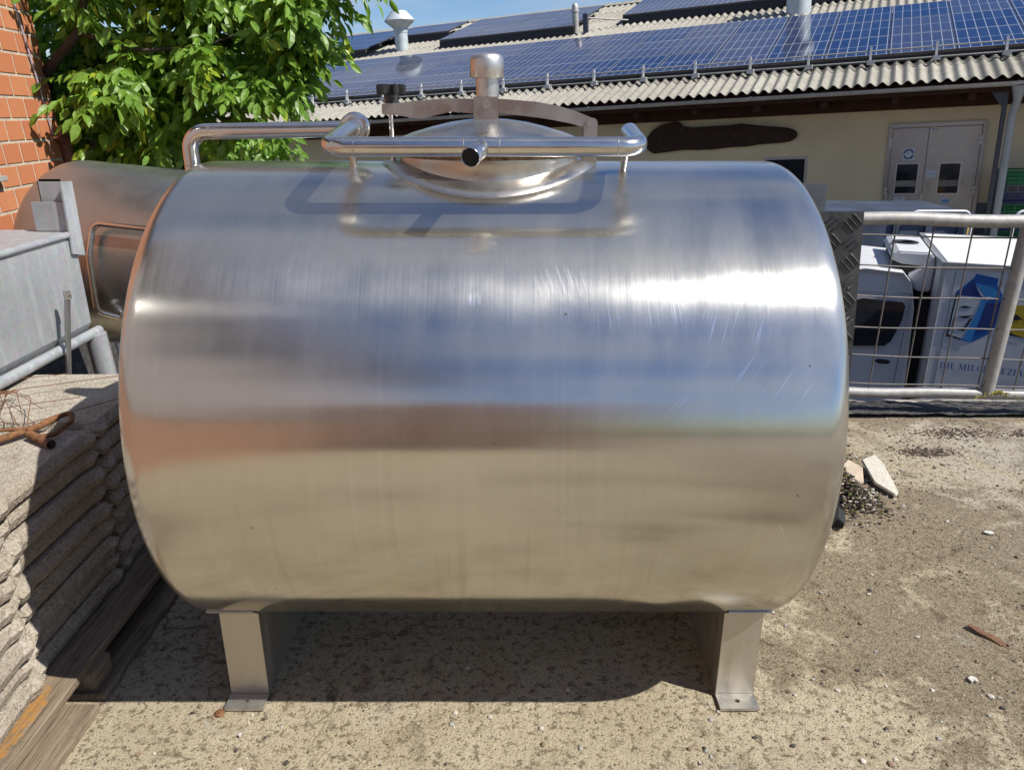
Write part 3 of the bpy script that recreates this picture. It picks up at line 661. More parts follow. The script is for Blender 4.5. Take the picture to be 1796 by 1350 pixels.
for q in ([(-1.48, 2.12, ZT + .03), (-1.30, 2.42, ZT + .012)], [(-1.70, 2.42, ZT + .03), (-1.42, 2.60, ZT + .02)], [(-1.95, 2.50, ZT + .02), (-1.62, 2.62, ZT + .02)], [(-1.48, 2.14, ZT + .03), (-1.56, 2.3, ZT + .05), (-1.69, 2.40, ZT + .03)], [(-1.5, 2.12, ZT + .03), (-1.62, 2.26, ZT + .06), (-1.70, 2.41, ZT + .03)], [(-1.49, 2.12, ZT + .03), (-1.7, 2.2, ZT + .02), (-1.9, 2.25, ZT + .02)], [(-1.9, 2.15, ZT + .02), (-1.45, 2.38, ZT + .02)]): wb.tube(q, .0014, 5, fillet=.1)
solo('wire_tangle', wb, RUST, 'loose tangle of thin rusty wires lying on the sunlit slabs at left', 'wire', (-1.6, 1.9, ZT))

# ------------------------------------------------------------------ grey galvanised trough
tr = thing('steel_trough', 'grey galvanised sheet trough with corner lug standing behind the slab stack', 'trough', (-2.2, 2.7, 0))
X1 = -1.785; Y1 = 3.12; Y0 = 1.9; ZTt = 1.135; ZB = .70
prf = [(X1, ZTt), (X1 + .004, ZTt - .02), (X1 + .002, ZB + .04), (X1 - .02, ZB), (-2.42, ZB), (-2.45, ZTt)]
part('trough_body', G().prism([(-2.45, ZTt - .003), (X1 - .012, ZTt - .003), (X1 - .002, ZTt - .03), (X1, ZB + .05), (X1 - .03, ZB), (-2.42, ZB)], lambda a, b, t: (a, t, b), 2.2, Y1), GALV, tr, bevel=.004)
part('rim', G().tube([(X1 - .004, 2.2, ZTt - .014), (X1 - .004, Y1 + .002, ZTt - .014), (-2.45, Y1 + .002, ZTt - .014)], .0145, 12, fillet=.03), GALV, tr, smooth=.9)
part('bottom_rail', G().tube([(X1 + .008, 2.35, ZB + .005), (X1 + .008, Y1 + .03, ZB + .005)], .021, 14), GALV, tr, smooth=.9)
part('corner_strip', G().prism([(Y1 - .055, ZTt - .09), (Y1 + .03, ZTt - .11), (Y1 + .036, ZTt + .19), (Y1 - .045, ZTt + .195)], lambda a, b, t: (t, a, b), X1 + .003, X1 + .012), GALV, tr, bevel=.002)
part('corner_lug', G().box(-1.92, X1, Y1 - .03, Y1 - .018, ZTt, ZTt + .115), GALV, tr, bevel=.002)
part('lug_tab', G().box(-1.90, X1 - .01, Y1 + .0, Y1 + .018, ZTt + .09, ZTt + .2), GALV, tr, bevel=.01)
part('hook', G().tube([(-2.13, 2.75, ZTt + .0), (-2.13, 2.75, ZTt + .07), (-2.09, 2.76, ZTt + .1), (-2.06, 2.77, ZTt + .05)], .009, 10, fillet=.02), GALVT, tr, smooth=.9)
part('leg', G().tube([(X1 + .04, Y1 + .02, 0), (X1 + .012, Y1 - .01, ZB)], .043, 18), GALV, tr, smooth=.9)
part('leg', G().tube([(-2.35, Y1 + .02, 0), (-2.36, Y1 - .01, ZB)], .043, 18), GALV, tr, smooth=.9)
part('leg', G().tube([(-2.3, 2.66, 0), (-2.3, 2.66, ZB)], .03, 18), GALV, tr, smooth=.9)
sb = thing('steel_bar', 'thin steel tube leaning against the grey trough behind the slabs', 'steel tube', (-1.72, 2.78, 0))
part('tube', G().tube([(-1.80, 2.72, .0), (-1.71, 2.86, .93)], .0105, 12), STEEL_D, sb, smooth=.9)
part('thread', G().lathe([(-.03, .0125), (-.028, .0145), (-.02, .0125), (-.012, .0145), (-.006, .0125), (.004, .0125)], (-1.71, 2.86, .94), 'Z', 12), BOLT, sb, smooth=.9)

# ------------------------------------------------------------------ second tank, dull, at the back left
F2 = T((-1.63, 3.98, .83)) @ Matrix.Rotation(R(-9), 4, 'Z') @ Matrix.Rotation(R(4.5), 4, 'Y')
t2 = thing('old_milk_tank', 'dull brownish stainless steel tank with a tube frame on its side behind the grey trough', 'tank', (0, 0, -.8), F2)
prof = []; HL2 = .80; kr = .17; r2 = .47
for i in range(8): prof.append((-HL2 - .05 * (1 - (i/7)**2), max((r2 - kr) * i / 7, 1e-4)))
for i in range(1, 9): prof.append((-HL2 + kr - kr * math.cos(PI/2*i/8), r2 - kr + kr * math.sin(PI/2*i/8)))
n0 = len(prof)
prof += [(-HL2 + kr + (2*HL2-2*kr) * i/8, r2) for i in range(1, 8)]; prof += [(-h, r) for h, r in reversed(prof[:n0])]
part('tank_body', G().lathe(prof, (0, 0, 0), 'X', 96), STEEL_D, t2, smooth=1.2)
part('side_frame', G().tube([(-.20, -.44, -.20), (-.26, -.51, -.16), (-.275, -.50, .10), (-.27, -.455, .25), (.5, -.455, .25), (.52, -.50, .0), (.5, -.47, -.22)], .0135, 14, fillet=.045), STEEL_P, t2, smooth=.9)
for x in (-.5, .5): part('leg', G().tube([(x, -.2, -.32), (x, -.22, -.82)], .03, 14), STEEL_D, t2, smooth=.9)
for x in (-.5, .5): part('leg', G().tube([(x, .2, -.32), (x, .22, -.82)], .03, 14), STEEL_D, t2, smooth=.9)

# ------------------------------------------------------------------ brick house at the left
MK = T(CAM) @ Matrix.Rotation(R(-3.4), 4, 'Y') @ Matrix.Rotation(R(7.2), 4, 'Z')
bw = thing('brick_house', 'orange clay brick house wall with pale mortar joints at the left edge', 'house', (-2.7, 2, -1.8), MK)
UW = -2.35; VE = 5.74; BH = .127; BL = .205
corew = part('wall_core', G().box(UW - .35, UW - .005, 2.2, VE - .012, -1.9, 1.75), MORTAR, bw)
part('added_dark_sheet', G().box(UW - .0005, UW + .012, 2.21, VE + .01, -1.9, -1.0), BITU, bw)  # black sheet added on the wall to darken the gap below the old tank
bk = G(); bk.box(-.012, 0, .0095, BL - .0095, .0085, BH - .0085)
BM = mesh_of('brick', bk, BRICK, bevel=.002)
bks = G(); bks.box(-.012, 0, .008, BL/2 - .008, .0085, BH - .0085); BMH = mesh_of('brick', bks, BRICK, bevel=.002)
def jz(w0): return w0
rows_ = [(-.138 - BH * 3 + BH * k) for k in range(13)]
stf = G()
nrow = -13
for r_ in range(-12, 17):
    w0 = -.138 + BH * r_ - .127
    odd = r_ % 2
    v = VE - (0 if odd else BL/2)
    if not odd and -4 <= r_ <= 9: inst('brick', BMH, corew, T((UW, VE - BL/2, w0)))
    elif not odd: stf.box(UW - .012, UW, VE - BL/2 + .0055, VE - .0055, w0 + .0085, w0 + BH - .0085)
    v -= BL
    while v > 2.2:
        if -4 <= r_ <= 9 and v > 4.1: inst('brick', BM, corew, T((UW + random.uniform(-.001, .001), v, w0)))
        else: stf.box(UW - .012, UW, v + .0095, v + BL - .0095, w0 + .0085, w0 + BH - .0085)
        v -= BL
part('brickwork', stf, BRICK, corew, kind='stuff')
end = G()
for r_ in range(-12, 17):
    w0 = -.138 + BH * r_ - .127
    end.box(UW - .24, UW - .004, VE - .011, VE, w0 + .0085, w0 + BH - .0085)
part('end_brickwork', end, BRICK, corew, kind='stuff')
part('eave_board', G().box(UW - .4, UW + .35, 2.1, VE + .1, 1.75, 1.80), FASCIA, bw)
part('roof', G().prism([(UW + .38, 1.80), (UW - 3.2, 4.0), (UW - 3.2, 3.95), (UW + .3, 1.7505)], lambda a, b, t: (a, t, b), 2.0, VE + .15), TILE, bw)
part('lightning_cable', G().tube([(UW + .012, 5.47, 1.7), (UW + .012, 5.50, .85), (UW + .012, 5.56, .3), (UW + .012, 5.58, .02)], .006, 6), CABLE, bw, smooth=.9)
part('wall_bracket', G().box(UW, UW + .05, 4.66, 4.78, -.215, -.185), ZINC, bw, bevel=.003)
cp = G().tube([(UW + .02, 5.60, .03), (UW + .02, 5.70, -.02), (UW + .02, 5.74, -.4), (UW + .03, 5.74, -.8)], .045, 12, fillet=.05)
part('clay_drain', cp, simple('brown_clay_drain', (.20, .07, .04), .7, var=.3, scale=12), bw, smooth=.9)

gw = thing('garden_wall', 'low brick garden wall running from the brick house past the camera', 'wall', (-2.6, -2, -1.8), MK)
WBR = simple('weathered_brick', (.36, .18, .105), .9, var=.2, scale=9, bump=.2)
part('wall', G().box(UW - .25, UW - .01, -8.5, 2.19, -1.9, -.22), WBR, gw)
part('coping', G().box(UW - .29, UW + .03, -8.5, 2.19, -.2195, -.16), DOCKC, gw)
bwl = thing('back_wall', 'shaded brick wall standing behind the photographer', 'wall', (-1, -4.5, 0))
part('wall', G().box(-3.4, .9, -4.8, -4.5, 0, 2.05), simple('faded_brick', (.80, .50, .36), .9, var=.25, scale=7, bump=.2), bwl)
part('coping', G().box(-3.45, .95, -4.85, -4.45, 2.0505, 2.12), DOCKC, bwl)
nh = thing('rendered_house', 'tall mauve-grey rendered house wall behind the low garden wall at the left of the camera', 'house', (-4, -2, -1.8), MK)
g = G().box(UW - 5, UW - .55, -9, 2.1, -1.9, 3.9)
part('wall', g, simple('mauve_grey_render', (.33, .275, .27), .9, var=.14, scale=1.2), nh)
part('roof', G().prism([(UW + .1, 3.7), (UW - 2.8, 5.6), (UW - 5.6, 3.7), (UW - 5.6, 3.95), (UW - 2.8, 5.85), (UW + .1, 3.95)], lambda a, b, t: (a, t, b), -9.4, 2.3), TILE, nh)
for yy_ in (-7.4, -5.0, -2.6, .0):
    for z0_ in (2.2,): part('window', G().box(UW - .56, UW - .53, yy_, yy_ + 1.1, z0_, z0_ + 1.2), GLASSD, nh)
# ------------------------------------------------------------------ walnut tree
tree = thing('walnut_tree', 'walnut tree with long bright green leaflets hanging between the brick house and the solar roof', 'tree', (-3.9, 6.9, -2.2))
tg_ = G()
tg_.tube([(-3.9, 6.9, -2.2), (-3.88, 6.85, -.5), (-3.8, 6.7, .9), (-3.62, 6.35, 1.7)], [.16, .14, .11, .075], 12)
tg_.tube([(-3.62, 6.35, 1.5), (-3.3, 5.75, 1.62), (-3.05, 5.38, 1.83), (-2.76, 5.32, 2.06), (-2.67, 5.3, 2.28), (-2.6, 5.4, 3.1)], [.055, .042, .033, .028, .022, .012], 10)
tg_.tube([(-2.76, 5.32, 2.05), (-2.37, 5.32, 1.95), (-2.0, 5.4, 1.98), (-1.7, 5.5, 2.1)], [.017, .013, .009, .004], 8)
tg_.tube([(-3.12, 6.06, 2.14), (-2.7, 5.95, 2.03), (-2.2, 5.8, 2.08), (-1.6, 5.6, 2.25)], [.026, .02, .014, .006], 8)
tg_.tube([(-3.62, 6.35, 1.7), (-3.5, 6.0, 2.3), (-3.45, 5.9, 2.9)], [.04, .025, .015], 8)
tg_.tube([(-3.8, 6.7, .9), (-3.2, 6.6, 1.2), (-2.6, 6.6, 1.15), (-2.2, 6.8, 1.2)], [.05, .03, .02, .01], 8)
tg_.tube([(-2.8, 5.9, 3.1), (-2.1, 5.7, 3.2), (-1.2, 5.5, 2.9)], [.02, .014, .006], 8)
tg_.tube([(-3.0, 6.0, 2.3), (-2.5, 5.7, 2.6), (-1.9, 5.6, 2.5)], [.02, .014, .006], 8)
part('trunk', tg_, BARK, tree, smooth=.9)
def leaflet(g, base, dirv, L, wd, up, curl):
    d = dirv.normalized(); s = d.cross(up)
    if s.length < .1: s = d.cross(Vector((1, 0, 0)))
    s.normalize(); n = s.cross(d).normalized(); w = wd / 2
    f = (0, .28, .62, 1.)
    c = [base + d * (L * t) - n * (curl * L * t * t) for t in f]
    a1 = c[1] + s*w*.85 + n*w*.35; b1 = c[1] - s*w*.85 + n*w*.35; a2 = c[2] + s*w*.88 + n*w*.3; b2 = c[2] - s*w*.88 + n*w*.3
    g.add([c[0], c[1], c[2], c[3], a1, b1, a2, b2], [(0, 1, 4), (0, 5, 1), (1, 2, 6, 4), (1, 5, 7, 2), (2, 3, 6), (2, 7, 3)])
clumps = [((-2.75, 5.7, 2.05), (.62, .55, .42), 300), ((-1.98, 5.7, 2.22), (.55, .5, .40), 300), ((-1.50, 5.6, 2.12), (.33, .35, .30), 130),
          ((-1.86, 5.5, 1.80), (.36, .35, .22), 110), ((-2.62, 5.4, 1.55), (.42, .4, .28), 170), ((-3.25, 6.0, 1.75), (.42, .5, .5), 200),
          ((-2.45, 7.0, 1.24), (.62, .4, .22), 170), ((-2.75, 6.3, 1.22), (.5, .4, .28), 150), ((-1.36, 5.6, 2.24), (.22, .3, .20), 45),
          ((-2.95, 5.5, 1.28), (.30, .4, .24), 90), ((-2.3, 5.9, 1.75), (.5, .4, .28), 150), ((-2.2, 5.8, 2.9), (1.2, .8, .5), 240), ((-3.5, 6.4, 2.6), (.6, .6, .7), 160), ((-3.05, 6.4, .95), (.6, .4, .3), 120), ((-2.0, 5.6, 1.5), (.22, .3, .14), 30), ((-1.58, 5.5, 1.90), (.27, .3, .24), 90), ((-1.05, 5.5, 2.40), (.12, .2, .10), 12)]
crown = G(); ym = []
big_leaves = []
rnd = random.Random(11)
def rachis(c, g, small=1.):
    az = rnd.uniform(0, 2*PI); el = rnd.uniform(-.9, .35)
    d = Vector((math.cos(az)*math.cos(el), math.sin(az)*math.cos(el)*.9 - .25, math.sin(el))).normalized()
    L = rnd.uniform(.16, .28) * small; side = d.cross(Vector((0, 0, 1))); side = side.normalized() if side.length > .1 else Vector((1, 0, 0))
    up = side.cross(d).normalized(); p0 = Vector(c)
    n = rnd.choice((2, 3, 3))
    g.mi = 0 if rnd.random() > .07 else 1
    pts = []
    for k in range(n):
        t = .3 + .62 * k / n; b = p0 + d * L * t + Vector((0, 0, -.04 * t * t))
        for sg in (-1, 1):
            dv = (d * .7 + side * sg * rnd.uniform(.6, 1.) + Vector((0, 0, -rnd.uniform(.0, .8)))); pts.append((b, dv, rnd.uniform(.07, .12) * small))
    pts.append((p0 + d * L + Vector((0, 0, -.04)), d + Vector((0, 0, -.5)), rnd.uniform(.09, .13) * small))
    for (b, dv, Ls) in pts:
        up = Vector((rnd.uniform(-.3, .75), rnd.uniform(-.95, .2), rnd.uniform(.15, 1.)))
        leaflet(g, b, dv, Ls, Ls * rnd.uniform(.40, .50), up, rnd.uniform(.05, .3))
    a = p0; b = p0 + d * L + Vector((0, 0, -.04)); s = side * .002
    g.add([a + s, a - s, b - s, b + s], [(0, 1, 2, 3)])
MKi = MK.inverted()
def inwall(p):
    q = MKi @ Vector(p); return q.y < VE + .25 and q.x < UW + .26
for (c, rr, n) in clumps:
    for k in range(int(n * 3.1)):
        while True:
            q = Vector((rnd.uniform(-1, 1), rnd.uniform(-1, 1), rnd.uniform(-1, 1)))
            if q.length < 1: break
        p = Vector((c[0] + q.x*rr[0], c[1] + q.y*rr[1], c[2] + q.z*rr[2] + .06))
        if noise.noise(p * 3.1) < -.02 or noise.noise(p * 1.7 + Vector((4, 4, 4))) < -.30: continue
        if inwall(p): continue
        rachis(p, crown)
part('crown', crown, [LEAF, LEAFY], tree, kind='stuff')
# leaves nearest to the camera as pieces of their own
LM = []
for i in range(6):
    g = G(); g.mi = 0; leaflet(g, Vector((0, 0, 0)), Vector((0, 0, -1)), .13, .055, Vector((0, -1, 0)), .08 + .05 * i)
    me = mesh_of('leaf', g, [LEAF if i % 5 else LEAFY]); LM.append(me)
k = 0
for (c, rr, n) in clumps[:6] + clumps[8:11]:
    for _ in range(16):
        a = rnd.uniform(0, 2*PI); q = rnd.uniform(.2, 1)
        p = Vector((c[0] + rr[0]*math.cos(a)*q, c[1] - rr[1]*rnd.uniform(.75, 1.15), c[2] + rr[2]*math.sin(a)*q))
        if k >= 250: break
        if inwall(p): continue
        o = inst('leaf', LM[k % 6], tree, T(p) @ Matrix.Rotation(rnd.uniform(-1.2, 1.2), 4, 'Z') @ Matrix.Rotation(rnd.uniform(-1.5, 1.5), 4, 'Y') @ Matrix.Rotation(rnd.uniform(-1.2, .1), 4, 'X') @ Matrix.Scale(rnd.uniform(.5, .95), 4)); k += 1

# ------------------------------------------------------------------ farm building with the solar roof
MB = T(CAM) @ Matrix.Rotation(R(-3.4), 4, 'Y') @ Matrix.Rotation(R(-24.5), 4, 'Z')
TANP = math.tan(R(14.5)); CP, SP = math.cos(R(14.5)), math.sin(R(14.5))
RF = lambda u, v, h=0: T((u, v, (v - 14) * TANP + h)) @ Matrix.Rotation(R(14.5), 4, 'X')
U0, U1 = -19.0, 6.0; VW = 14.9; WB = -2.85
fb = thing('farm_building', 'long low farm building with ochre plaster wall and corrugated roof behind the yard', 'building', (-4, 15, WB), MB)
def wallbox(g, u0, u1, w0, w1): g.box(u0, u1, VW, VW + .25, w0, w1)
g = G(); dL, dR, dT = .22, 1.53, -.69
wL, wR, wT, wBm = -1.85, -1.09, -1.10, -1.85
wallbox(g, U0, wL, WB, .16); wallbox(g, wL, wR, wT, .16); wallbox(g, wL, wR, WB, wBm); wallbox(g, wR, dL, WB, .16); wallbox(g, dL, dR, dT, .16); wallbox(g, dR, U1, WB, .16)
g.box(U0, U1, VW + 9, VW + 9.2, WB, .3); g.box(U0, U0 + .25, VW + .25, VW + 9, WB, .16); g.box(U1 - .25, U1, VW + .25, VW + 9, WB, .16)
wall = part('wall', g, PLASTER, fb)
g = G()
for a, b in ((U0, wL), (wL, wR), (wR, dL - .06), (dR + .06, U1)): g.box(a, b, VW - .015, VW - .0005, WB, -1.93)
part('plinth', g, PLINTH, wall)
part('fascia', G().box(U0, U1, 14.06, 14.10, -.19, -.055), FASCIA, fb)
g = G().box(U0, U1, 14.10, VW - .002, -.19, -.15)
sof = part('soffit', g, FASCIA, fb)
part('wall_plate', G().box(U0, U1, VW - .12, VW - .003, -.40, -.191), FASCIA, fb)
for i in range(24):
    u = U1 - .6 - i * 1.05; part('rafter_end', G().box(u, u + .1, 14.11, VW - .13, -.30, -.1905), FASCIA, sof)
g = G(); prof2 = []
for k in range(9):
    a = PI + PI * k / 8; prof2.append((.07 * math.cos(a), .065 * math.sin(a)))
prof2 += [(x * .93, z * .93) for x, z in reversed(prof2)]
g.prism(prof2, lambda a, b, t: (t, 13.985 + a, -.06 + b), U0, U1)
gut = part('gutter', g, ZINC, fb, smooth=.6)
for i in range(24):
    u = U1 - .4 - i * .95; part('gutter_bracket', G().box(u, u + .02, 13.905, 14.06, -.058, -.052), ZINC, gut)
# corrugated sheets
def sheet():
    g = G(); P_ = .177; n = 6; seg = 8; L = 1.28; vs = []
    for j, (y, z) in enumerate(((0, .012), (L/2, .006), (L, 0))):
        for lay in (0, -.009):
            for i in range(n * seg + 1):
                x = P_ * i / seg; vs.append((x, y, z + lay + .029 * math.cos(2*PI*i/seg)))
    m_ = n*seg + 1; f = []
    for j in range(2):
        for i in range(n*seg):
            a = j*2*m_ + i; b = a + m_; c = a + 2*m_; d = b + 2*m_
            f += [(a, a+1, c+1, c), (b+1, b, d, d+1)]
    for i in range(n*seg): f.append((i, m_+i, m_+i+1, i+1))
    return mesh_of('roof_sheet', g.add(vs, f), CORR, smooth=1.2)
SH = sheet()
roof = part('roof_deck', G().prism([(14.15, -.055), (24.3, (24.3-14)*TANP - .10), (24.3, (24.3-14)*TANP - .05), (14.15, -.015)], lambda a, b, t: (t, a, b), U0, U1), FASCIA, fb)
for c_ in range(int((U1 - U0) / 1.062)):
    for r_ in range(9):
        v = 13.97 + r_ * 1.155
        if r_ in (2,): pass
        inst('roof_sheet', SH, roof, RF(U0 + .05 + c_ * 1.062, v, .012))
vr = 13.97 + 9 * 1.155 + .12
part('ridge_cap', G().prism([(vr - .15, (vr-.15-14)*TANP + .05), (vr + .05, (vr+.05-14)*TANP + .085), (vr + .25, (vr-14)*TANP + .03), (vr + .05, (vr-14)*TANP + .05)], lambda a, b, t: (t, a, b), U0, U1), CORR, roof)
part('back_slope', G().prism([(vr + .05, (vr-14)*TANP + .04), (vr + 9, (vr-14)*TANP - 2.2), (vr + 9, (vr-14)*TANP - 2.3), (vr + .05, (vr-14)*TANP - .02)], lambda a, b, t: (t, a, b), U0, U1), CORR, roof)
# window at the left of the door
wd = part('window', G().box(wL, wR, VW + .02, VW + .06, wBm, wBm + .05).box(wL, wR, VW + .02, VW + .06, wT - .05, wT).box(wL, wL + .05, VW + .02, VW + .06, wBm + .05, wT - .05).box(wR - .05, wR, VW + .02, VW + .06, wBm + .05, wT - .05), ALU, fb)
part('pane', G().box(wL + .05, wR - .05, VW + .035, VW + .045, wBm + .05, wT - .05), GLASSD, wd)
# second narrow window seen under the tank pipe
# steel double door
dr = part('door', G().box(dL - .06, dL, VW - .03, VW - .001, WB, dT + .06).box(dR, dR + .06, VW - .03, VW - .001, WB, dT + .06).box(dL, dR, VW - .03, VW - .001, dT, dT + .06), STEEL_X, fb)
mid = .765
def leafd(u0, u1, wa, wb_, wc, wd_):
    g = G(); y0, y1 = VW - .012, VW + .03
    g.box(u0, wa, y0, y1, WB + .02, dT - .012); g.box(wb_, u1, y0, y1, WB + .02, dT - .012); g.box(wa, wb_, y0, y1, wd_, dT - .012); g.box(wa, wb_, y0, y1, WB + .02, wc)
    return g
part('door_leaf', leafd(dL + .008, mid - .005, .345, .66, -1.76, -1.28), STEEL_X, dr)
part('door_leaf', leafd(mid + .005, dR - .008, .99, 1.285, -1.765, -1.285), STEEL_X, dr)
for (a, b, c, d) in ((.345, .66, -1.76, -1.28), (.99, 1.285, -1.765, -1.285)):
    part('pane', G().box(a, b, VW + .005, VW + .012, c, d), GLASSD, dr)
    part('pane_strip', G().box(a + .002, b - .002, VW - .002, VW + .003, c + .11, c + .21), simple('dusty_strip', (.25, .24, .2), .6), dr)
    part('pane_frame', G().box(a - .02, b + .02, VW - .018, VW - .0125, d, d + .02).box(a - .02, b + .02, VW - .018, VW - .0125, c - .02, c).box(a - .02, a, VW - .018, VW - .0125, c, d).box(b, b + .02, VW - .018, VW - .0125, c, d), ALU, dr)
for (u, w) in ((dL - .03, -.93), (dL - .03, -1.72), (dR - .03, -.93), (dR - .03, -1.72)):
    part('hinge', G().box(u - .012, u + .04, VW - .05, VW - .031, w - .06, w + .0).box(u - .012, u + .04, VW - .05, VW - .031, w + .012, w + .07), ALU, dr, bevel=.003)
part('door_handle', G().box(mid + .03, mid + .13, VW - .04, VW - .013, -1.905, -1.885), ALU, dr, bevel=.003)
def flat(g, u0, u1, w0, w1, y): g.box(u0, u1, y - .002, y, w0, w1)
stk = part('round_emblem_sticker', G().box(.405, .585, VW - .0155, VW - .0125, -1.215, -1.02), PAPER, dr)
g = G(); seg = 28
for (a0, a1) in ((.15, 2.99), (3.4, 5.3), (5.42, 6.13)):
    vs = []; nn = 12
    for k in range(nn + 1):
        a = a0 + (a1 - a0) * k / nn
        for r_ in (.058, .082): vs.append((.495 + r_*math.cos(a), VW - .0168, -1.118 + r_*math.sin(a)))
    g.add(vs, [(2*k, 2*k+1, 2*k+3, 2*k+2) for k in range(nn)])
g.box(.53, .56, VW - .0172, VW - .0170, -1.19, -1.155)
part('round_emblem_ring', g, INKB, dr)
g = G()
g.box(.465, .525, VW - .0172, VW - .0168, -1.108, -1.100); g.box(.47, .50, VW - .0172, VW - .0168, -1.09, -1.082)
part('round_emblem_lines', g, INKC, dr)
pp = part('paper_notice', G().box(.345, .525, VW - .0155, VW - .0125, -2.04, -1.82), PAPER, dr)
g = G(); g.box(.42, .45, VW - .0165, VW - .0158, -1.855, -1.84)
for w in (-1.89, -1.925, -1.96, -2.005): g.box(.37, .50, VW - .0165, VW - .0158, w - .004, w)
part('notice_lines', g, GREYT, dr)
part('paper_notice', G().box(.79, .95, VW - .0155, VW - .0125, -1.505, -1.385), PAPER, dr); part('notice_lines', G().box(.81, .93, VW - .0165, VW - .0158, -1.445, -1.44), INKB, dr)
part('paper_notice', G().box(1.055, 1.195, VW - .0155, VW - .0125, -1.955, -1.84), PAPER, dr); part('notice_lines', G().box(1.07, 1.18, VW - .0165, VW - .0158, -1.915, -1.875), INKC, dr)
part('door_label', G().box(.785, .885, VW - .0155, VW - .0125, -.755, -.71), PAPER, dr); part('notice_lines', G().box(.795, .875, VW - .0165, VW - .0158, -.737, -.728), INKB, dr)
# downpipe and post
dpp = part('downpipe', G().tube([(1.83, 14.02, -.12), (1.83, 14.08, -.38), (1.80, 14.12, -.55), (1.80, 14.12, WB)], .055, 16, fillet=.1), PVCG, fb, smooth=.9)
part('funnel', G().lathe([(-.34, .05), (-.14, .10), (-.125, .10)], (1.83, 14.03, 0), 'Z', 16), ZINC, dpp, smooth=.9)
part('post', G().box(1.665, 1.725, 14.14, 14.24, WB, -.1905), simple('dark_post', (.09, .09, .11), .6), fb, bevel=.004)
part('brace', G().prism([(1.70, -.20), (1.70, -.26), (1.66, -.42), (1.50, -.20)], lambda a, b, t: (a, t, b), 14.15, 14.2), simple('dark_brace', (.09, .09, .11), .6), fb)
# chimneys and vents on the roof
def rz(v): return (v - 14) * TANP
v = 20.85
part('ventilation_cowl', G().lathe([(rz(v) - .1, .19), (2.25, .19), (2.255, .20), (2.38, .21), (2.56, .43), (2.585, .44), (2.605, .43), (2.80, .25), (2.83, .23), (2.84, .0001)], (-12.93, v, 0), 'Z', 40), VENTM, fb, smooth=.6)
pf = part('flue_pipe', G().lathe([(rz(20.7) - .1, .085), (2.25, .085), (2.255, .10), (2.29, .10), (2.30, .09), (2.34, .085), (2.40, .085), (2.46, .05), (2.47, .0001)], (-7.47, 20.7, 0), 'Z', 20), ZINC, fb, smooth=.6)
part('short_post', G().box(-7.2, -7.07, 20.5, 20.6, rz(20.5) - .1, 2.18), simple('dark_vent_post', (.08, .09, .12), .6), fb, bevel=.006)
part('ventilation_pipe', G().lathe([(rz(20.4) - .1, .27), (2.7, .27), (2.75, .36), (2.95, .36), (3.1, .2), (3.12, .0001)], (-1.93, 20.45, 0), 'Z', 36), VENTM, fb, smooth=.6)
g = G()
g.tube([(-7.1, 20.6, 2.08), (-6.2, 21.2, rz(21.2) + .12)], .02, 8); part('conduit', g, ZINC, fb, smooth=.9)

# solar panels
pg = G(); PW, PH = 1.0, 1.39
pg.box(0.004, PW - .004, .004, PH - .004, -.035, -.001)
pg.mi = 1; pg.add([(.012, .012, .0005), (PW - .012, .012, .0005), (PW - .012, PH - .012, .0005), (.012, PH - .012, .0005)], [(0, 1, 2, 3)])
PM = mesh_of('solar_panel', pg, [PFRAME, CELLS])
def array(label, u0, cols, v0, rows, hh=.15, skip=()):
    a = thing('solar_array', label, 'solar panels', (u0, v0, (v0 - 14)*TANP + hh), MB, group='solar arrays on the corrugated roof')
    for c_ in range(cols):
        for r_ in range(rows):
            if (c_, r_) in skip: continue
            v = v0 + r_ * PH * CP
            o = bpy.data.objects.new('solar_panel', PM); COL.objects.link(o); o.parent = a
            o.matrix_local = T((c_ * PW, r_ * PH * CP, r_ * PH * SP + random.uniform(-.003, .003))) @ Matrix.Rotation(R(14.5) + random.uniform(-.0012, .0012), 4, 'X') @ Matrix.Rotation(random.uniform(-.0012, .0012), 4, 'Y'); OFF[o.name] = OFF[a.name]
    g = G()
    for vv in ([v0 + .06] + [v0 + (r_ * PH + .9) * CP for r_ in range(rows)]):
        z = (vv - 14)*TANP + hh - .06
        g.box(u0 + .02, u0 + cols*PW - .02, vv - .02, vv + .02, z - .04, z + .018)
    part('mounting_rail', g, ALU, a)
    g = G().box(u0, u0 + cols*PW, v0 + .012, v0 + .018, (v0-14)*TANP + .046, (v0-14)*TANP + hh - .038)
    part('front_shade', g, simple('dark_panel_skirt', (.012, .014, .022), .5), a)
    return a
V1 = 15.16
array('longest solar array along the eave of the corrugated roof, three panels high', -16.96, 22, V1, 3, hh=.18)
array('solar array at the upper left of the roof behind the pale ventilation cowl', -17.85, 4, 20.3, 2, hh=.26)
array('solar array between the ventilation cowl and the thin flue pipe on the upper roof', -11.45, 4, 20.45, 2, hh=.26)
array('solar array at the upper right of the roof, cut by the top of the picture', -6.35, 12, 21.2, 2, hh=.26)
array('narrow row of solar panels right beside the ventilation cowl near the ridge', -13.85, 2, 20.45 + PH * CP, 1, hh=.26)
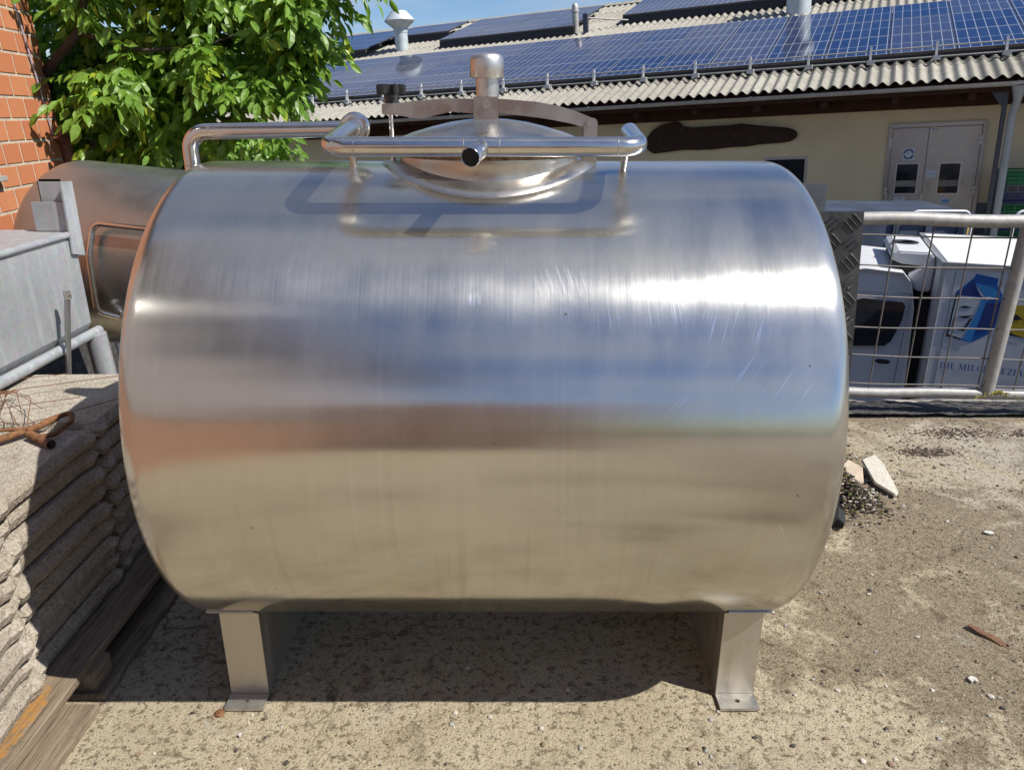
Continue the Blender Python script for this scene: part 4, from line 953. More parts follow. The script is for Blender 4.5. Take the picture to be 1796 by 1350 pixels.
# snow guard
sg = thing('snow_guard', 'two thin rails on upright brackets running along the lower edge of the solar panels', 'snow guard', (-5, V1 - .28, .4), MB)
for (dv, dh) in ((-.125, .27), (-.16, .12)): part('rail', G().tube([(U0, V1 + dv, rz(V1 + dv) + dh), (5, V1 + dv, rz(V1 + dv) + dh)], .012, 8), GALVT, sg, smooth=.9)
bm_ = G(); bm_.prism([(-.17, .03), (-.09, .03), (-.085, .31), (-.125, .31)], lambda a, b, t: (t, a, b), 0, .035); bm_.box(-.03, .09, -.20, -.08, .028, .10); bm_.box(.0, .03, -.10, .15, .03, .045)
BMm = mesh_of('guard_bracket', bm_, simple('pale_zinc_bracket', (.62, .62, .60), .5))
for i in range(23):
    u = 2.66 - i * .97; inst('guard_bracket', BMm, sg, T((u, V1 - .005, rz(V1) + .0)))
# dark wooden sign slab
sl = [(-3.97, -.66), (-3.88, -.55), (-3.72, -.46), (-3.58, -.43), (-3.43, -.41), (-3.37, -.43), (-3.30, -.50), (-3.12, -.53), (-2.8, -.52), (-2.5, -.52), (-2.26, -.50), (-2.0, -.54), (-1.75, -.57), (-1.5, -.60), (-1.36, -.64), (-1.29, -.70), (-1.30, -.78), (-1.40, -.84), (-1.6, -.86), (-1.9, -.87), (-2.15, -.90), (-2.4, -.90), (-2.75, -.93), (-3.0, -.93), (-3.3, -.92), (-3.6, -.95), (-3.85, -.97), (-3.97, -.90), (-4.02, -.78)]
solo('wooden_slab', G().prism(sl, lambda a, b, t: (a, t, b), VW - .07, VW - .001), SIGNW, 'dark wavy-edged wooden slab hung on the ochre wall under the eave', 'wall decoration', (-2.7, VW - .03, -.7), MB, bevel=.012)
solo('loading_dock', G().box(U0, U1, 12.6, VW - .001, WB - 3, WB), DOCKC, kind='structure', frame=MB)
# crates
def crate(u, w, h, mat, lab, v=14.05, d=.4, L=.6):
    t = thing('plastic_crate', lab, 'crate', (u, v, w), MB, group='stacked plastic crates by the downpipe')
    g = G(); th = .012; e = .006
    for k in range(5 if h < .2 else 6):
        pass
    nsl = 3; gap = .014; rim = .022
    g.box(u, u+L, v, v+d, w, w + .012)
    bands = [w + .012 + i * (h - .012 - rim - .004) / nsl for i in range(nsl)]
    for i, b in enumerate(bands):
        b1 = b + (h - .016 - rim) / nsl - gap
        g.box(u+e, u+L-e, v+e, v+e+th, b, b1); g.box(u+e, u+L-e, v+d-e-th, v+d-e, b, b1); g.box(u+e, u+e+th, v+e+th, v+d-e-th, b, b1); g.box(u+L-e-th, u+L-e, v+e+th, v+d-e-th, b, b1)
    part('slatted_sides', g, mat, t)
    g = G(); z0, z1 = w + h - .004 - rim, w + h - .004
    g.box(u, u+L, v, v+.02, z0, z1); g.box(u, u+L, v+d-.02, v+d, z0, z1); g.box(u, u+.02, v+.02, v+d-.02, z0, z1); g.box(u+L-.02, u+L, v+.02, v+d-.02, z0, z1)
    for i in range(5):
        x = u + .02 + (L - .06) * i / 4; g.box(x, x + .02, v + .001, v + .0055, w + .0125, z0)
    part('rim', g, mat, t)
zc = -1.36
kinds = [(.22, CGREEN, 'bright green'), (.12, CGREY, 'grey'), (.17, CBLUE, 'navy blue'), (.13, CGREEN, 'green'), (.13, CGREEN, 'green'), (.16, CBLUE, 'navy blue'), (.14, CGREEN, 'green'), (.14, CBLUE, 'navy blue'), (.14, CGREEN, 'green'), (.14, CGREY, 'grey')]
ords = ['topmost', 'second from the top', 'third from the top', 'fourth from the top', 'fifth from the top', 'sixth from the top', 'seventh from the top', 'eighth from the top', 'ninth from the top', 'bottom one']
for i, (h, m_, cn) in enumerate(kinds):
    zc -= h; crate(1.76 + random.uniform(-.006, .006), zc, h, m_, f'{cn} plastic crate, {ords[i]} of the crate stack right of the downpipe' if i else 'bright green plastic crate, topmost of the crate stack right of the downpipe', v=14.30)
solo('crate_base', G().box(1.70, 2.42, 14.22, 14.8, WB, zc - .002), CGREY, 'low grey plastic dolly under the crate stack', 'dolly', (2, 14.5, WB), MB, bevel=.01)

# ------------------------------------------------------------------ skip container with tube loops on a platform
solo('loading_platform', G().box(3.2, 8.8, 9.75, 11.9, -2.2, -.345), DOCKC, kind='structure')
sk = thing('skip_container', 'long dark blue-grey steel container on the lit platform behind the delivery truck', 'container', (4.8, 10.5, -.345))
g = G().box(3.6, 5.95, 10.0, 11.3, -.30, .30); part('container_body', g, BLUEG, sk, bevel=.01)
for i in range(6): part('rib', G().box(3.7 + i*.42, 3.78 + i*.42, 9.965, 9.9995, -.29, .26), BLUEG, sk)
part('top_rim', G().box(3.57, 5.98, 9.96, 11.34, .3, .335), BLUEG, sk, bevel=.008)
part('skid', G().box(3.8, 5.8, 10.1, 10.2, -.344, -.3), BLUEG, sk); part('skid', G().box(3.8, 5.8, 11.1, 11.2, -.344, -.3), BLUEG, sk)
part('handrail', G().tube([(5.15, 9.93, .20), (5.15, 9.93, .36), (5.86, 9.93, .36), (5.94, 9.93, .22), (5.94, 9.93, -.344)], .018, 10, fillet=.08), TRUCKW, sk, smooth=.9)
solo('tube_loop', G().tube([(6.5, 9.95, -.344), (6.5, 9.95, .36), (7.3, 9.95, .36), (7.3, 9.95, -.344)], .018, 10, fillet=.1), TRUCKW, 'white bent tube loop standing right of the dark container, behind the fence', 'handrail', (6.9, 9.95, -.345), smooth=.9)
solo('yellow_drum', G().lathe([(-.344, .12), (-.33, .13), (.14, .13), (.17, .11), (.175, .06)], (6.2, 10.6, 0), 'Z', 20), simple('yellow_plastic', (.5, .33, .03), .5), 'small yellow plastic drum on the platform behind the truck roof', 'drum', (6.2, 10.6, -.344), smooth=.9)

# ------------------------------------------------------------------ delivery truck
MTt = T(CAM) @ Matrix.Rotation(R(-21), 4, 'Z')
tk = thing('delivery_truck', 'white refrigerated box truck with a blue milk carton print parked below behind the fence', 'truck', (2.5, 9, -3.8), MTt)
bu0, bu1, bv0, bv1, bw0, bw1 = 1.24, 5.4, 8.08, 10.02, -3.15, -1.37
box = part('cargo_box', G().box(bu0, bu1, bv0, bv1, bw0, bw1), TRUCKW, tk, bevel=.004)
part('box_roof', G().box(bu0 + .05, bu1 - .05, bv0 + .05, bv1 - .05, bw1 + .0005, bw1 + .012), TRUCKR, box)
g = G(); t_ = .035
g.box(bu0 - .005, bu1, bv0 - .006, bv0 + .03, bw1 - .045, bw1 + .014); g.box(bu0 - .005, bu1, bv1 - .03, bv1 + .006, bw1 - .045, bw1 + .014); g.box(bu0 - .006, bu0 + .03, bv0 + .03, bv1 - .03, bw1 - .045, bw1 + .014)
g.box(bu0 - .006, bu0 + .035, bv0 - .006, bv0 + .001, bw0, bw1 - .045); g.box(bu0, bu1, bv0 - .006, bv0, bw0 - .05, bw0 + .05)
part('box_trim', g, ALU, box)
part('side_groove', G().box(bu0 + .12, bu0 + .126, bv0 - .0015, bv0 - .0003, bw0 + .06, bw1 - .06), GREYT, box)
def pr(poly, y, mat, name='print'):
    g = G(); n = len(poly); g.prism(poly, lambda a, b, t: (a, t, b), bv0 - y - .0008, bv0 - y); return part(name, g, mat, box)
K = 0
# milk carton picture
pr([(1.385, -2.06), (1.40, -1.62), (1.515, -1.49), (1.53, -1.445), (1.715, -1.475), (1.715, -1.53), (1.785, -1.635), (1.772, -1.95), (1.745, -2.00), (1.60, -2.105), (1.51, -2.085)], .0008, INKM, 'carton_print')
pr([(1.40, -2.04), (1.41, -1.66), (1.62, -1.665), (1.585, -1.93), (1.53, -2.075)], .0022, PAPER, 'carton_print_front')
pr([(1.41, -1.655), (1.52, -1.50), (1.615, -1.655)], .0022, INKB, 'carton_print_gable')
pr([(1.54, -1.535), (1.70, -1.565), (1.765, -1.645), (1.655, -1.668)], .0022, INKL, 'carton_print_roof')
pr([(1.635, -1.655), (1.545, -1.55), (1.60, -1.64), (1.665, -1.69), (1.69, -1.65)], .0036, PAPER, 'carton_print_glint')
pr([(1.625, -1.68), (1.66, -1.69), (1.61, -2.05), (1.60, -2.10), (1.53, -2.08)], .0036, INKL, 'carton_print_edge')
pr([(1.66, -1.71), (1.78, -1.70), (1.765, -1.93), (1.64, -1.99)], .0036, INKB, 'carton_print_side')
for q in ([(1.44, -1.77), (1.49, -1.752), (1.56, -1.765), (1.49, -1.778)], [(1.445, -1.865), (1.50, -1.85), (1.58, -1.84), (1.52, -1.875)], [(1.42, -1.86), (1.432, -1.90), (1.428, -1.985), (1.418, -1.97)], [(1.555, -1.87), (1.575, -1.86), (1.53, -2.0), (1.43, -1.98), (1.515, -1.975)], [(1.385, -2.06), (1.398, -2.055), (1.412, -1.65), (1.40, -1.63)], [(1.385, -2.06), (1.40, -2.043), (1.50, -2.07), (1.51, -2.085)]):
    pr(q, .0036, INKK, 'carton_print_line')
pr([(1.80, -1.75), (1.87, -1.71), (2.15, -1.71), (2.32, -1.80), (2.30, -1.95), (2.05, -2.02), (1.86, -1.97), (1.80, -1.93)], .0008, INKY, 'cheese_print')
for q in ([(1.80, -1.84), (1.85, -1.80), (1.93, -1.80), (1.98, -1.84), (1.92, -1.855)], [(1.80, -1.93), (1.88, -1.95), (1.93, -1.985), (2.05, -2.02), (1.86, -1.995)], [(2.0, -1.79), (2.12, -1.83), (2.02, -1.86)]):
    pr(q, .0022, INKK, 'cheese_print_line')
# lettering
def letters(text, u, w, h):
    """serif capitals drawn as thin flat pieces; thick and thin strokes, serifs at the stem ends"""
    TK, TN = .17, .06
    layer = [0]
    def quad(x0, y0, x1, y1, x2, y2, x3, y3):
        layer[0] += 1; y = bv0 - .0016 - .00002 * layer[0]
        gg.add([(u + X*h, y, w + Y*h) for X, Y in ((x0, y0), (x1, y1), (x2, y2), (x3, y3))], [(0, 1, 2, 3)])
    def bar(x, a=0, b=1, t=TK): quad(x, a, x+t, a, x+t, b, x, b)
    def hb(x0, x1, y, t=TN): quad(x0, y, x1, y, x1, y+t, x0, y+t)
    def ser(x, t=TK, top=True, bot=True):
        if top: hb(x-.09, x+t+.09, .955, .045)
        if bot: hb(x-.09, x+t+.09, 0, .045)
    def arc(cx, cy, rx, ry, a0, a1, tf, n=14):
        for k in range(n):
            p = []
            for a in (a0 + (a1-a0)*k/n, a0 + (a1-a0)*(k+1)/n):
                t = tf(a); p.append((cx + rx*math.cos(a), cy + ry*math.sin(a), cx + (rx-t)*math.cos(a), cy + (ry-t*.6)*math.sin(a)))
            quad(p[0][0], p[0][1], p[1][0], p[1][1], p[1][2], p[1][3], p[0][2], p[0][3])
    th = lambda a: TN + (TK - TN) * abs(math.cos(a))**1.5
    for chh in text:
        gg = G(); W_ = .5
        if chh == ' ': u += .38*h; continue
        if chh == 'I': bar(.1); ser(.1); W_ = .46
        if chh == 'D': bar(.1); ser(.1); arc(.27, .5, .50, .5, PI/2, -PI/2, th); W_ = .92
        if chh == 'E': bar(.1); ser(.1); hb(.2, .62, .94); hb(.2, .50, .48); hb(.2, .64, 0); bar(.58, .74, 1, .05); bar(.47, .38, .62, .04); bar(.60, 0, .28, .05); W_ = .78
        if chh == 'L': bar(.1); ser(.1); hb(.2, .62, 0); bar(.58, 0, .3, .05); W_ = .74
        if chh == 'M': bar(.1, t=TN); ser(.1, TN); bar(.84); ser(.84); quad(.1, 1, .30, 1, .56, .12, .47, 0); quad(.47, 0, .56, .12, .86, 1, .80, 1); W_ = 1.18
        if chh == 'N': bar(.1, t=TN); ser(.1, TN); bar(.70, t=TN); ser(.70, TN, bot=False); quad(.08, 1, .28, 1, .76, 0, .62, 0); W_ = .95
        if chh == 'H': bar(.1); bar(.60); ser(.1); ser(.60); hb(.2, .62, .48); W_ = .98
        if chh == 'C': arc(.48, .5, .40, .5, R(50), R(310), th, 20); bar(.70, .72, .98, .05); W_ = .84
        if chh == 'S': arc(.34, .74, .24, .26, R(20), R(265), lambda a: TN + .05*abs(math.cos(a)), 12); arc(.34, .26, .26, .26, R(200), R(455), lambda a: TN + .08*abs(math.cos(a)), 12); quad(.16, .62, .32, .44, .52, .38, .36, .56); W_ = .68
        if chh == 'P': bar(.1); ser(.1); arc(.25, .73, .38, .27, PI/2, -PI/2, th); W_ = .74
        if chh == 'Z': hb(.08, .66, .94); hb(.08, .66, 0); quad(.08, .05, .26, .05, .66, .95, .48, .95); bar(.08, .74, .98, .05); bar(.62, 0, .26, .05); W_ = .78
        if chh == 'A': quad(.08, 0, .14, 0, .44, 1, .38, 1); quad(.58, 0, .78, 0, .48, 1, .36, 1); hb(.2, .62, .3); hb(.0, .22, 0, .045); hb(.5, .86, 0, .045); W_ = .90
        if chh == 'T': bar(.27); ser(.27, top=False); hb(.03, .68, .94); bar(.03, .72, .96, .05); bar(.63, .72, .96, .05); W_ = .74
        part('letter', gg, INKM, box); u += (W_ + .05) * h
letters('DIE MILCHSPEZIALISTEN', 1.385, -2.385, .060)
# cab
cabp = [(-.78, -3.25), (1.10, -3.25), (1.12, -2.6), (1.09, -1.85), (1.04, -1.62), (.95, -1.52), (.60, -1.50), (.34, -1.56), (.10, -1.85), (-.12, -2.2), (-.55, -2.38), (-.76, -2.6)]
g = G(); lay = []
for (v_, ins) in ((8.19, .05), (8.15, 0), (8.2, 0), (9.86, 0), (9.91, 0), (9.87, .05)): lay.append((v_, ins))
n = len(cabp); cx_, cw_ = .3, -2.5; vs = []
def tum(w): return max(0, (w + 2.4)) * .16
for i, (v_, ins) in enumerate(lay):
    for (u, w) in cabp:
        uu = u + (cx_ - u) * ins * .8; ww = w + (cw_ - w) * ins; sgn = 1 if v_ < 9 else -1
        vs.append((uu, v_ + sgn * tum(w), ww))
f = [(i*n+k, i*n+(k+1) % n, (i+1)*n+(k+1) % n, (i+1)*n+k) for i in range(len(lay)-1) for k in range(n)] + [tuple(range(n-1, -1, -1)), tuple((len(lay)-1)*n+k for k in range(n))]
cab = part('cab', g.add(vs, f), TRUCKW, tk, smooth=.7)
def onside(poly, off, name, mat, th=.004):
    g = G(); g.prism(poly, lambda a, b, t: (a, 8.15 + tum(b) - off - t, b), 0, th); return part(name, g, mat, cab)
onside([(.12, -2.28), (.22, -2.06), (.42, -1.86), (.62, -1.79), (.98, -1.80), (1.01, -1.84), (1.00, -1.98), (.93, -2.19), (.88, -2.24), (.5, -2.28)], .004, 'side_window', GLASSD)
for q in ([(.36, -1.765), (.60, -1.70), (1.05, -1.715), (1.05, -1.722), (.60, -1.708), (.365, -1.773)], [(1.045, -1.72), (1.053, -1.72), (1.02, -2.6), (.93, -3.0), (.922, -3.0), (1.012, -2.6)], [(.02, -2.33), (.01, -2.33), (.06, -3.0), (.07, -3.0)]):
    onside(q, .003, 'door_seam', GREYT, .002)
onside([(.80, -2.39), (.84, -2.375), (.93, -2.375), (.955, -2.39), (.93, -2.415), (.84, -2.415)], .012, 'door_handle', BLACKP, .02)
g = G(); g.prism([(.10, -1.90), (.33, -1.60), (-.1, -2.19)], lambda a, b, t: (a - .012, t, b), 8.36, 9.7)
g = G(); g.add([(.325, 8.35, -1.585), (.325, 9.71, -1.585), (-.10, 9.78, -2.185), (-.10, 8.28, -2.185), (.315, 8.35, -1.60), (.315, 9.71, -1.60), (-.09, 9.78, -2.20), (-.09, 8.28, -2.20)], [(0, 1, 2, 3), (4, 7, 6, 5), (0, 3, 7, 4), (1, 5, 6, 2), (0, 4, 5, 1), (3, 2, 6, 7)])
part('windscreen', g, GLASSD, cab)
mr = part('mirror', G().box(.02, .12, 7.93, 8.08, -2.25, -1.98), BLACKP, cab, bevel=.02)
part('mirror_arm', G().tube([(.08, 8.06, -2.2), (.12, 8.17, -2.24)], .015, 8), BLACKP, mr)
part('roof_aerial', G().tube([(.52, 8.55, -1.50), (.38, 8.50, -1.44)], .012, 8), BLACKP, cab)
part('gap_panel', G().box(1.125, 1.235, 8.35, 9.8, -3.2, -1.75), RUBBER, tk)
part('cab_fairing', G().prism([(1.0, -1.56), (1.20, -1.42), (1.23, -1.42), (1.23, -1.72), (1.1, -1.72)], lambda a, b, t: (a, t, b), 8.42, 9.7), TRUCKW, tk, bevel=.02)
ch = part('chassis', G().box(-.5, 5.2, 8.5, 9.6, -3.4, -3.26), RUBBER, tk)
for (u, v_) in ((-.1, 8.2), (-.1, 9.65), (4.1, 8.2), (4.1, 9.65)):
    w_ = part('wheel', G().lathe([(v_ - 0, .20), (v_, .33), (v_ + .03, .36), (v_ + .19, .36), (v_ + .22, .33), (v_ + .22, .2)], (u, 0, -3.44), 'Y', 28), RUBBER, tk, smooth=.6)
    part('rim', G().lathe([(v_ + .01, .0001), (v_ + .01, .06), (v_ + .04, .08), (v_ + .03, .2), (v_ + .2, .2), (v_ + .2, .0001)], (u, 0, -3.44), 'Y', 20), ALU, w_, smooth=.6)
# refrigeration unit on the box front
fr = part('cooling_unit', G().prism([(1.235, -1.39), (1.18, -1.335), (.90, -1.335), (.84, -1.375), (.83, -1.42), (.93, -1.46), (1.235, -1.48)], lambda a, b, t: (a, t, b), 8.45, 9.62), TRUCKW, tk, bevel=.018)
part('cooling_grill', G().prism([(1.234, -1.485), (.93, -1.465), (.85, -1.43), (.89, -1.56), (1.0, -1.66), (1.234, -1.68)], lambda a, b, t: (a, t, b), 8.50, 9.57), BLACKP, fr, bevel=.01)
part('fan_guard', G().lathe([(-1.3345, .13), (-1.326, .13), (-1.322, .12), (-1.322, .09), (-1.3345, .085)], (1.0, 9.05, 0), 'Z', 28), BLACKP, fr, smooth=.6)

# ------------------------------------------------------------------ mesh fence
FX0, FX1 = .2, 6.8
def fy(x): return 3.93 - .075 * (x - 1.9)
fn = thing('mesh_fence', 'grey tube railing with welded wire mesh along the edge of the yard', 'fence', (1.9, 3.93, 0))
ztop, zbot = 1.068, .135
def sag(x): return .010 * math.sin(x * 4.1) + .006 * math.sin(x * 9.7 + 1)
g = G().tube([(FX0 + (FX1-FX0)*i/50, fy(FX0 + (FX1-FX0)*i/50), ztop + .5 * sag(FX0 + (FX1-FX0)*i/50)) for i in range(51)], .0335, 20); part('top_rail', g, GALVT, fn, smooth=.9)
g = G().tube([(FX0 + (FX1-FX0)*i/50, fy(FX0 + (FX1-FX0)*i/50), zbot - .5 * sag(FX0 + (FX1-FX0)*i/50)) for i in range(51)], .0285, 20); part('bottom_rail', g, GALVT, fn, smooth=.9)
for x in (.35, 2.60, 5.0, 6.7):
    part('post', G().tube([(x - .012, fy(x) - .001, zbot), (x + .01, fy(x) - .001, ztop)], .035, 20), GALVT, fn, smooth=.9)
rnd = random.Random(5)
zz_ = [.985, .832, .672, .508, .345, .190]
for zi, z in enumerate(zz_):
    ph = rnd.uniform(0, 6)
    pts = [(x, fy(x) - .012 - .008 * math.sin(x*3 + ph), z + .007 * math.sin(x*2.6 + ph) + .003 * math.sin(x*9 + ph)) for x in [FX0 + (FX1-FX0)*i/60 for i in range(61)]]
    part('wire', G().tube(pts, .0042, 7), WIRE, fn, smooth=.9)
x = FX0 + .05
while x < FX1:
    j = rnd.uniform(-.006, .006)
    part('wire', G().tube([(x, fy(x) - .002, zbot), (x + j, fy(x) - .006, .6), (x + j*.5, fy(x) - .002, ztop)], .0042, 7), WIRE, fn, smooth=.9); x += .1905
# moss at the foot of the post
mg = G(); rnd = random.Random(9)
for k in range(160):
    a = rnd.gauss(0, .05); b = rnd.gauss(0, .02); p = Vector((2.63 + a, fy(2.63) - .028 + b*.3, zbot + .028 - abs(a)*.25 + rnd.uniform(-.012, .006)))
    mg.lathe([(-.003, .0001), (0, rnd.uniform(.003, .006)), (.004, .0001)], p, 'Z', 5)
solo('moss_tuft', mg, simple('yellow_moss', (.30, .27, .05), .95, var=.4, scale=40), kind='stuff', loc=(2.79, 3.83, .13))

# ------------------------------------------------------------------ black tread plate standing behind the tank
PP = [Vector((1.232, 2.70, 1.262)), Vector((1.322, 2.70, .0))]
tp = thing('tread_plate', 'black diamond tread plate standing upright between the tank and the fence', 'metal plate', (1.1, 2.70, 0))
def XR(z): return PP[1].x + (PP[0].x - PP[1].x) * z / 1.262
part('plate', G().prism([(.62, .003), (XR(0), .003), (XR(1.262), 1.262), (.62, 1.262)], lambda a, b, t: (a, t, b), 2.70, 2.706), CHECK, tp)
g = G()
for i in range(34):
    for j in range(54):
        z = 1.247 - j * .0235; x = XR(z) - .018 - i * .0235
        if z > 1.228 or z < .03 or x < .85: continue
        cell = (i // 3 + j // 3) % 2
        ang = R(45) if cell else R(-45)
        # groups of three short parallel ribs, alternating direction
        gi, gj = i // 3, j // 3; k = i % 3
        if j % 3 != 1: continue
        cxx = XR(z) - .035 - gi * .0705; off = (k - 1) * .019
        ux, uz = math.cos(ang), math.sin(ang); px, pz = -uz, ux
        c0 = Vector((cxx + px * off, 2.70, z + pz * off)); L_ = .031; w_ = .0055
        pts = [(c0.x + ux*s*L_ + px*t*w_, c0.z + uz*s*L_ + pz*t*w_) for s, t in ((-1, 0), (-.5, -1), (.5, -1), (1, 0), (.5, 1), (-.5, 1))]
        vs = [(a, 2.7002, b) for a, b in pts] + [(c0.x + ux*s*L_*.6 , 2.6935, c0.z + uz*s*L_*.6) for s in (-1, 1)]
        g.add(vs, [(0, 1, 6), (0, 6, 5), (1, 2, 7, 6), (5, 6, 7, 4), (2, 3, 7), (3, 4, 7)])
part('tread_ribs', g, CHECK, tp, kind='stuff')
part('stay', G().tube([(1.0, 2.71, .9), (1.0, 3.1, 0)], .012, 8), GALVT, tp)
solo('small_plate', G().box(.90, 1.165, 2.88, 2.888, .0, 1.34), CHECKD, 'narrow blue-grey sheet standing behind the black tread plate', 'metal plate', (1.05, 2.88, 0), bevel=.001)

# ------------------------------------------------------------------ debris on the ground
def lump(g, c, r, seed, sq=(1, 1, .6), n=6, mi=0):
    rnd = random.Random(seed); g.mi = mi; vs = []; f = []; rings = 4
    vs.append((c[0], c[1], c[2] - r*sq[2]))
    for i in range(1, rings):
        a = PI * i / rings
        for k in range(n):
            b = 2*PI*k/n; rr = r * rnd.uniform(.75, 1.2)
            vs.append((c[0] + rr*math.sin(a)*math.cos(b)*sq[0], c[1] + rr*math.sin(a)*math.sin(b)*sq[1], c[2] - rr*math.cos(a)*sq[2]))
    vs.append((c[0], c[1], c[2] + r*sq[2])); e = len(vs) - 1
    for k in range(n): f.append((0, 1 + (k+1) % n, 1 + k)); f.append((e, 1 + (rings-2)*n + k, 1 + (rings-2)*n + (k+1) % n))
    for i in range(rings - 2):
        for k in range(n): a = 1 + i*n + k; b = 1 + i*n + (k+1) % n; f.append((a, b, b + n, a + n))
    g.add(vs, f)
PEB = [simple('pebble_pale', (.50, .46, .40), .8, var=.2, scale=50), simple('pebble_brown', (.22, .15, .10), .9, var=.3, scale=50), simple('pebble_dark', (.07, .06, .05), .9, var=.3, scale=50), simple('pebble_grey', (.34, .33, .31), .85, var=.2, scale=50)]
g = G(); rnd = random.Random(21)
for k in range(9000):
    x = rnd.uniform(-1.1, 3.3); y = rnd.uniform(1.25, 3.85)
    dens = noise.noise(Vector((x*1.7, y*1.7, 7))) + noise.noise(Vector((x*6, y*6, 2)))*.6 + (.28 if x > .75 else -.15)
    if dens < rnd.uniform(-.5, .5): continue
    r = .0016 + .0075 * rnd.random()**5
    lump(g, (x, y, zg(x, y) + r*.3), r, k, (rnd.uniform(.7, 1.3), rnd.uniform(.7, 1.3), .55), 5, rnd.choice((0, 0, 1, 1, 1, 2, 2, 3)))
solo('gravel', g, PEB, kind='stuff')
# crumbs of soil and dry plant matter
g = G()
for k in range(7000):
    x = rnd.gauss(2.1, .8); y = rnd.uniform(1.3, 3.84)
    if x < .8 or x > 3.3: continue
    dens = noise.noise(Vector((x*2.1, y*3.1, 17)))
    if dens < -.05: continue
    L = rnd.uniform(.0015, .006); a = rnd.uniform(0, PI); w = rnd.uniform(.0008, .0022); z = zg(x, y) + .0015; dx, dy = math.cos(a), math.sin(a)
    g.mi = rnd.choice((0, 0, 0, 1)); g.add([(x - dx*L - dy*w, y - dy*L + dx*w, z), (x + dx*L - dy*w, y + dy*L + dx*w, z + .001), (x + dx*L + dy*w, y + dy*L - dx*w, z + .002), (x - dx*L*.3, y - dy*L*.3 - w, z + .003)], [(0, 1, 2), (0, 2, 3), (0, 3, 1), (1, 3, 2)])
solo('plant_litter', g, [PEB[2], PEB[1]], kind='stuff')
g = G()
for k in range(3600):
    t = rnd.random(); x = 1.52 + rnd.gauss(0, .07) - .05 * t; y = 3.52 - .66 * t + rnd.gauss(0, .07); r = rnd.uniform(.002, .009)
    hgt = .085 * math.exp(-((x-1.48)**2) / .006) ; g_r = rnd.choice((0, 0, 0, 0, 2, 2, 3, 1))
    lump(g, (x, y, zg(x, y) + rnd.random() * hgt), r, 900 + k, (1.2, 1, .6), 5, g_r)
for k in range(900):
    for (cx, cy, sp_) in ((2.32, 3.66, .10), (2.05, 3.42, .07), (2.55, 3.0, .12), (2.75, 3.64, .08), (2.3, 2.75, .05)):
        if rnd.random() < .45: continue
        x = cx + rnd.gauss(0, sp_); y = cy + rnd.gauss(0, sp_*.35); r = rnd.uniform(.0015, .006); lump(g, (x, y, zg(x, y) + r*.3), r, k*5, (1.3, 1, .6), 5, rnd.choice((0, 0, 0, 2)))
solo('moss_and_soil', g, [SOIL, simple('olive_moss', (.12, .12, .035), .95, var=.4, scale=60), PEB[1], PEB[0]], kind='stuff')
def shard(name, poly, z, h, lab, cat, tilt=(0, 0), mat=STONE):
    c = Vector((sum(p[0] for p in poly)/len(poly), sum(p[1] for p in poly)/len(poly), z))
    M_ = T(c) @ Matrix.Rotation(tilt[0], 4, 'X') @ Matrix.Rotation(tilt[1], 4, 'Y') @ T(-c)
    g = G().prism(poly, lambda a, b, t: M_ @ Vector((a, b, t)), z, z + h); return solo(name, g, mat, lab, cat, tuple(c), bevel=.004)
PSH = simple('pale_shard_stone', (.66, .62, .52), .85, 0, .12, 40, .5, 90)
shard('stone_shard', [(1.640, 3.225), (1.715, 3.26), (1.722, 3.18), (1.690, 2.955), (1.668, 2.935), (1.622, 3.04)], .03, .016, 'long flat pale stone shard leaning at the moss pile right of the tank', 'stone', (.12, -.12), PSH)
shard('stone_shard', [(1.515, 3.15), (1.555, 3.185), (1.60, 3.13), (1.57, 3.03), (1.515, 3.02), (1.495, 3.08)], .035, .02, 'rounded pinkish stone between the tank and the long pale shard', 'stone', (.3, -.15), simple('pinkish_stone', (.58, .47, .36), .85, var=.2, scale=20, bump=.4))
shard('leaf_scrap', [(1.485, 2.065), (1.505, 2.075), (1.53, 2.045), (1.56, 2.02), (1.575, 1.985), (1.565, 1.965), (1.545, 1.975), (1.53, 2.005), (1.505, 2.03)], .003, .005, 'curled rusty brown leaf scrap on the concrete at the right', 'dry leaf', (.05, .1), simple('dead_leaf_brown', (.15, .07, .035), .85, var=.4, scale=60, bump=.5))
FLK = simple('white_flake_paint', (.55, .54, .50), .8, var=.15, scale=60, bump=.3)
shard('white_flake', [(1.885, 2.655), (1.90, 2.665), (1.925, 2.662), (1.93, 2.645), (1.905, 2.640)], .006, .003, 'largest white paint flake on the dirt at the far right', 'paint flake', (.1, 0), FLK)
shard('white_flake', [(1.355, 1.825), (1.37, 1.835), (1.385, 1.825), (1.38, 1.805), (1.372, 1.818), (1.362, 1.806)], .006, .003, 'forked white paint flake on the concrete right of the front leg', 'paint flake', (.15, 0), FLK)
shard('white_flake', [(1.02, 1.485), (1.035, 1.492), (1.05, 1.475), (1.045, 1.468), (1.03, 1.473)], .006, .003, 'small white flake near the bottom edge right of the leg', 'paint flake', (.1, .2), FLK)
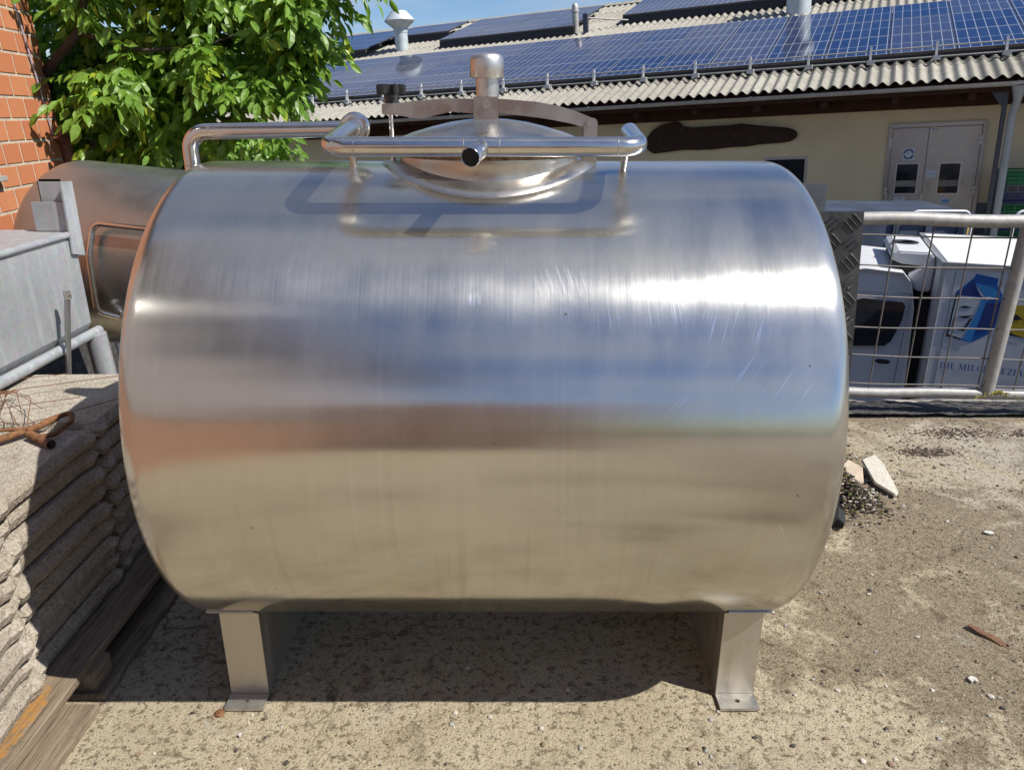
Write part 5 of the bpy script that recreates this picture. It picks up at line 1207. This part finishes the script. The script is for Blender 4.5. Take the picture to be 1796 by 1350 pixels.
shard('bark_piece', [(2.06, 2.46), (2.13, 2.475), (2.19, 2.455), (2.12, 2.445)], .006, .008, 'dark strip of bark lying on the dirt right of the tank', 'bark', (0, .1), SOIL)
shard('rubber_scrap', [(1.30, 2.72), (1.36, 2.83), (1.385, 2.80), (1.345, 2.70), (1.32, 2.66)], .006, .03, 'black rubber scrap at the foot of the tread plate', 'rubber', (0, .3), RUBBER)
g = G(); g.lathe([(0, .0001), (.003, .012), (.009, .010), (.012, .0001)], (-.80, 1.675, 0), 'Z', 9)
solo('rusty_washer', G().lathe([(0.002, .0001), (.002, .015), (.007, .014), (.0105, .009), (.011, .0001)], (-.822, 1.690, 0), 'Z', 9), RUST, 'small rusty nut lying against the left foot plate of the tank', 'nut', (-.822, 1.69, 0), smooth=.6)
solo('plaster_chip', G().prism([(-.745, 1.61), (-.738, 1.618), (-.733, 1.612), (-.737, 1.603)], lambda a, b, t: (a, b, t), .003, .007), FLK, 'tiny white chip on the concrete in front of the left leg', 'chip', (-.74, 1.61, 0))

# ------------------------------------------------------------------ what stands behind the camera (seen in the steel)
hd = G(); rnd = random.Random(33)
for k in range(9000):
    x = rnd.uniform(-8, 22); y = -15 + rnd.uniform(-1.6, 1.6); h = 1.6 + 1.1 * noise.noise(Vector((x*.35, 0, 0))) + .9
    z = rnd.uniform(-.3, h); a = Vector((rnd.uniform(-1, 1), rnd.uniform(-1, 1), rnd.uniform(-1, 1))).normalized(); b = a.cross(Vector((0, 0, 1))).normalized(); s = rnd.uniform(.12, .24)
    hd.add([(x, y, z), tuple(Vector((x, y, z)) + a*s), tuple(Vector((x, y, z)) + (a + b)*s*.6)], [(0, 1, 2)])
solo('hedge', hd, LEAF, 'long green hedge behind the photographer', 'hedge', (6, -15, 0))
g = G().box(-8, 3.5, -22, -17, -.5, 3.0); hs_ = thing('far_house', 'brick house behind the yard', 'house', (-2, -19, -.5)); part('wall', g, BRICK, hs_)
part('roof', G().prism([(-22.4, 2.95), (-19.5, 5.6), (-16.6, 2.95)], lambda a, b, t: (t, a, b), -8.3, 3.8), TILE, hs_)
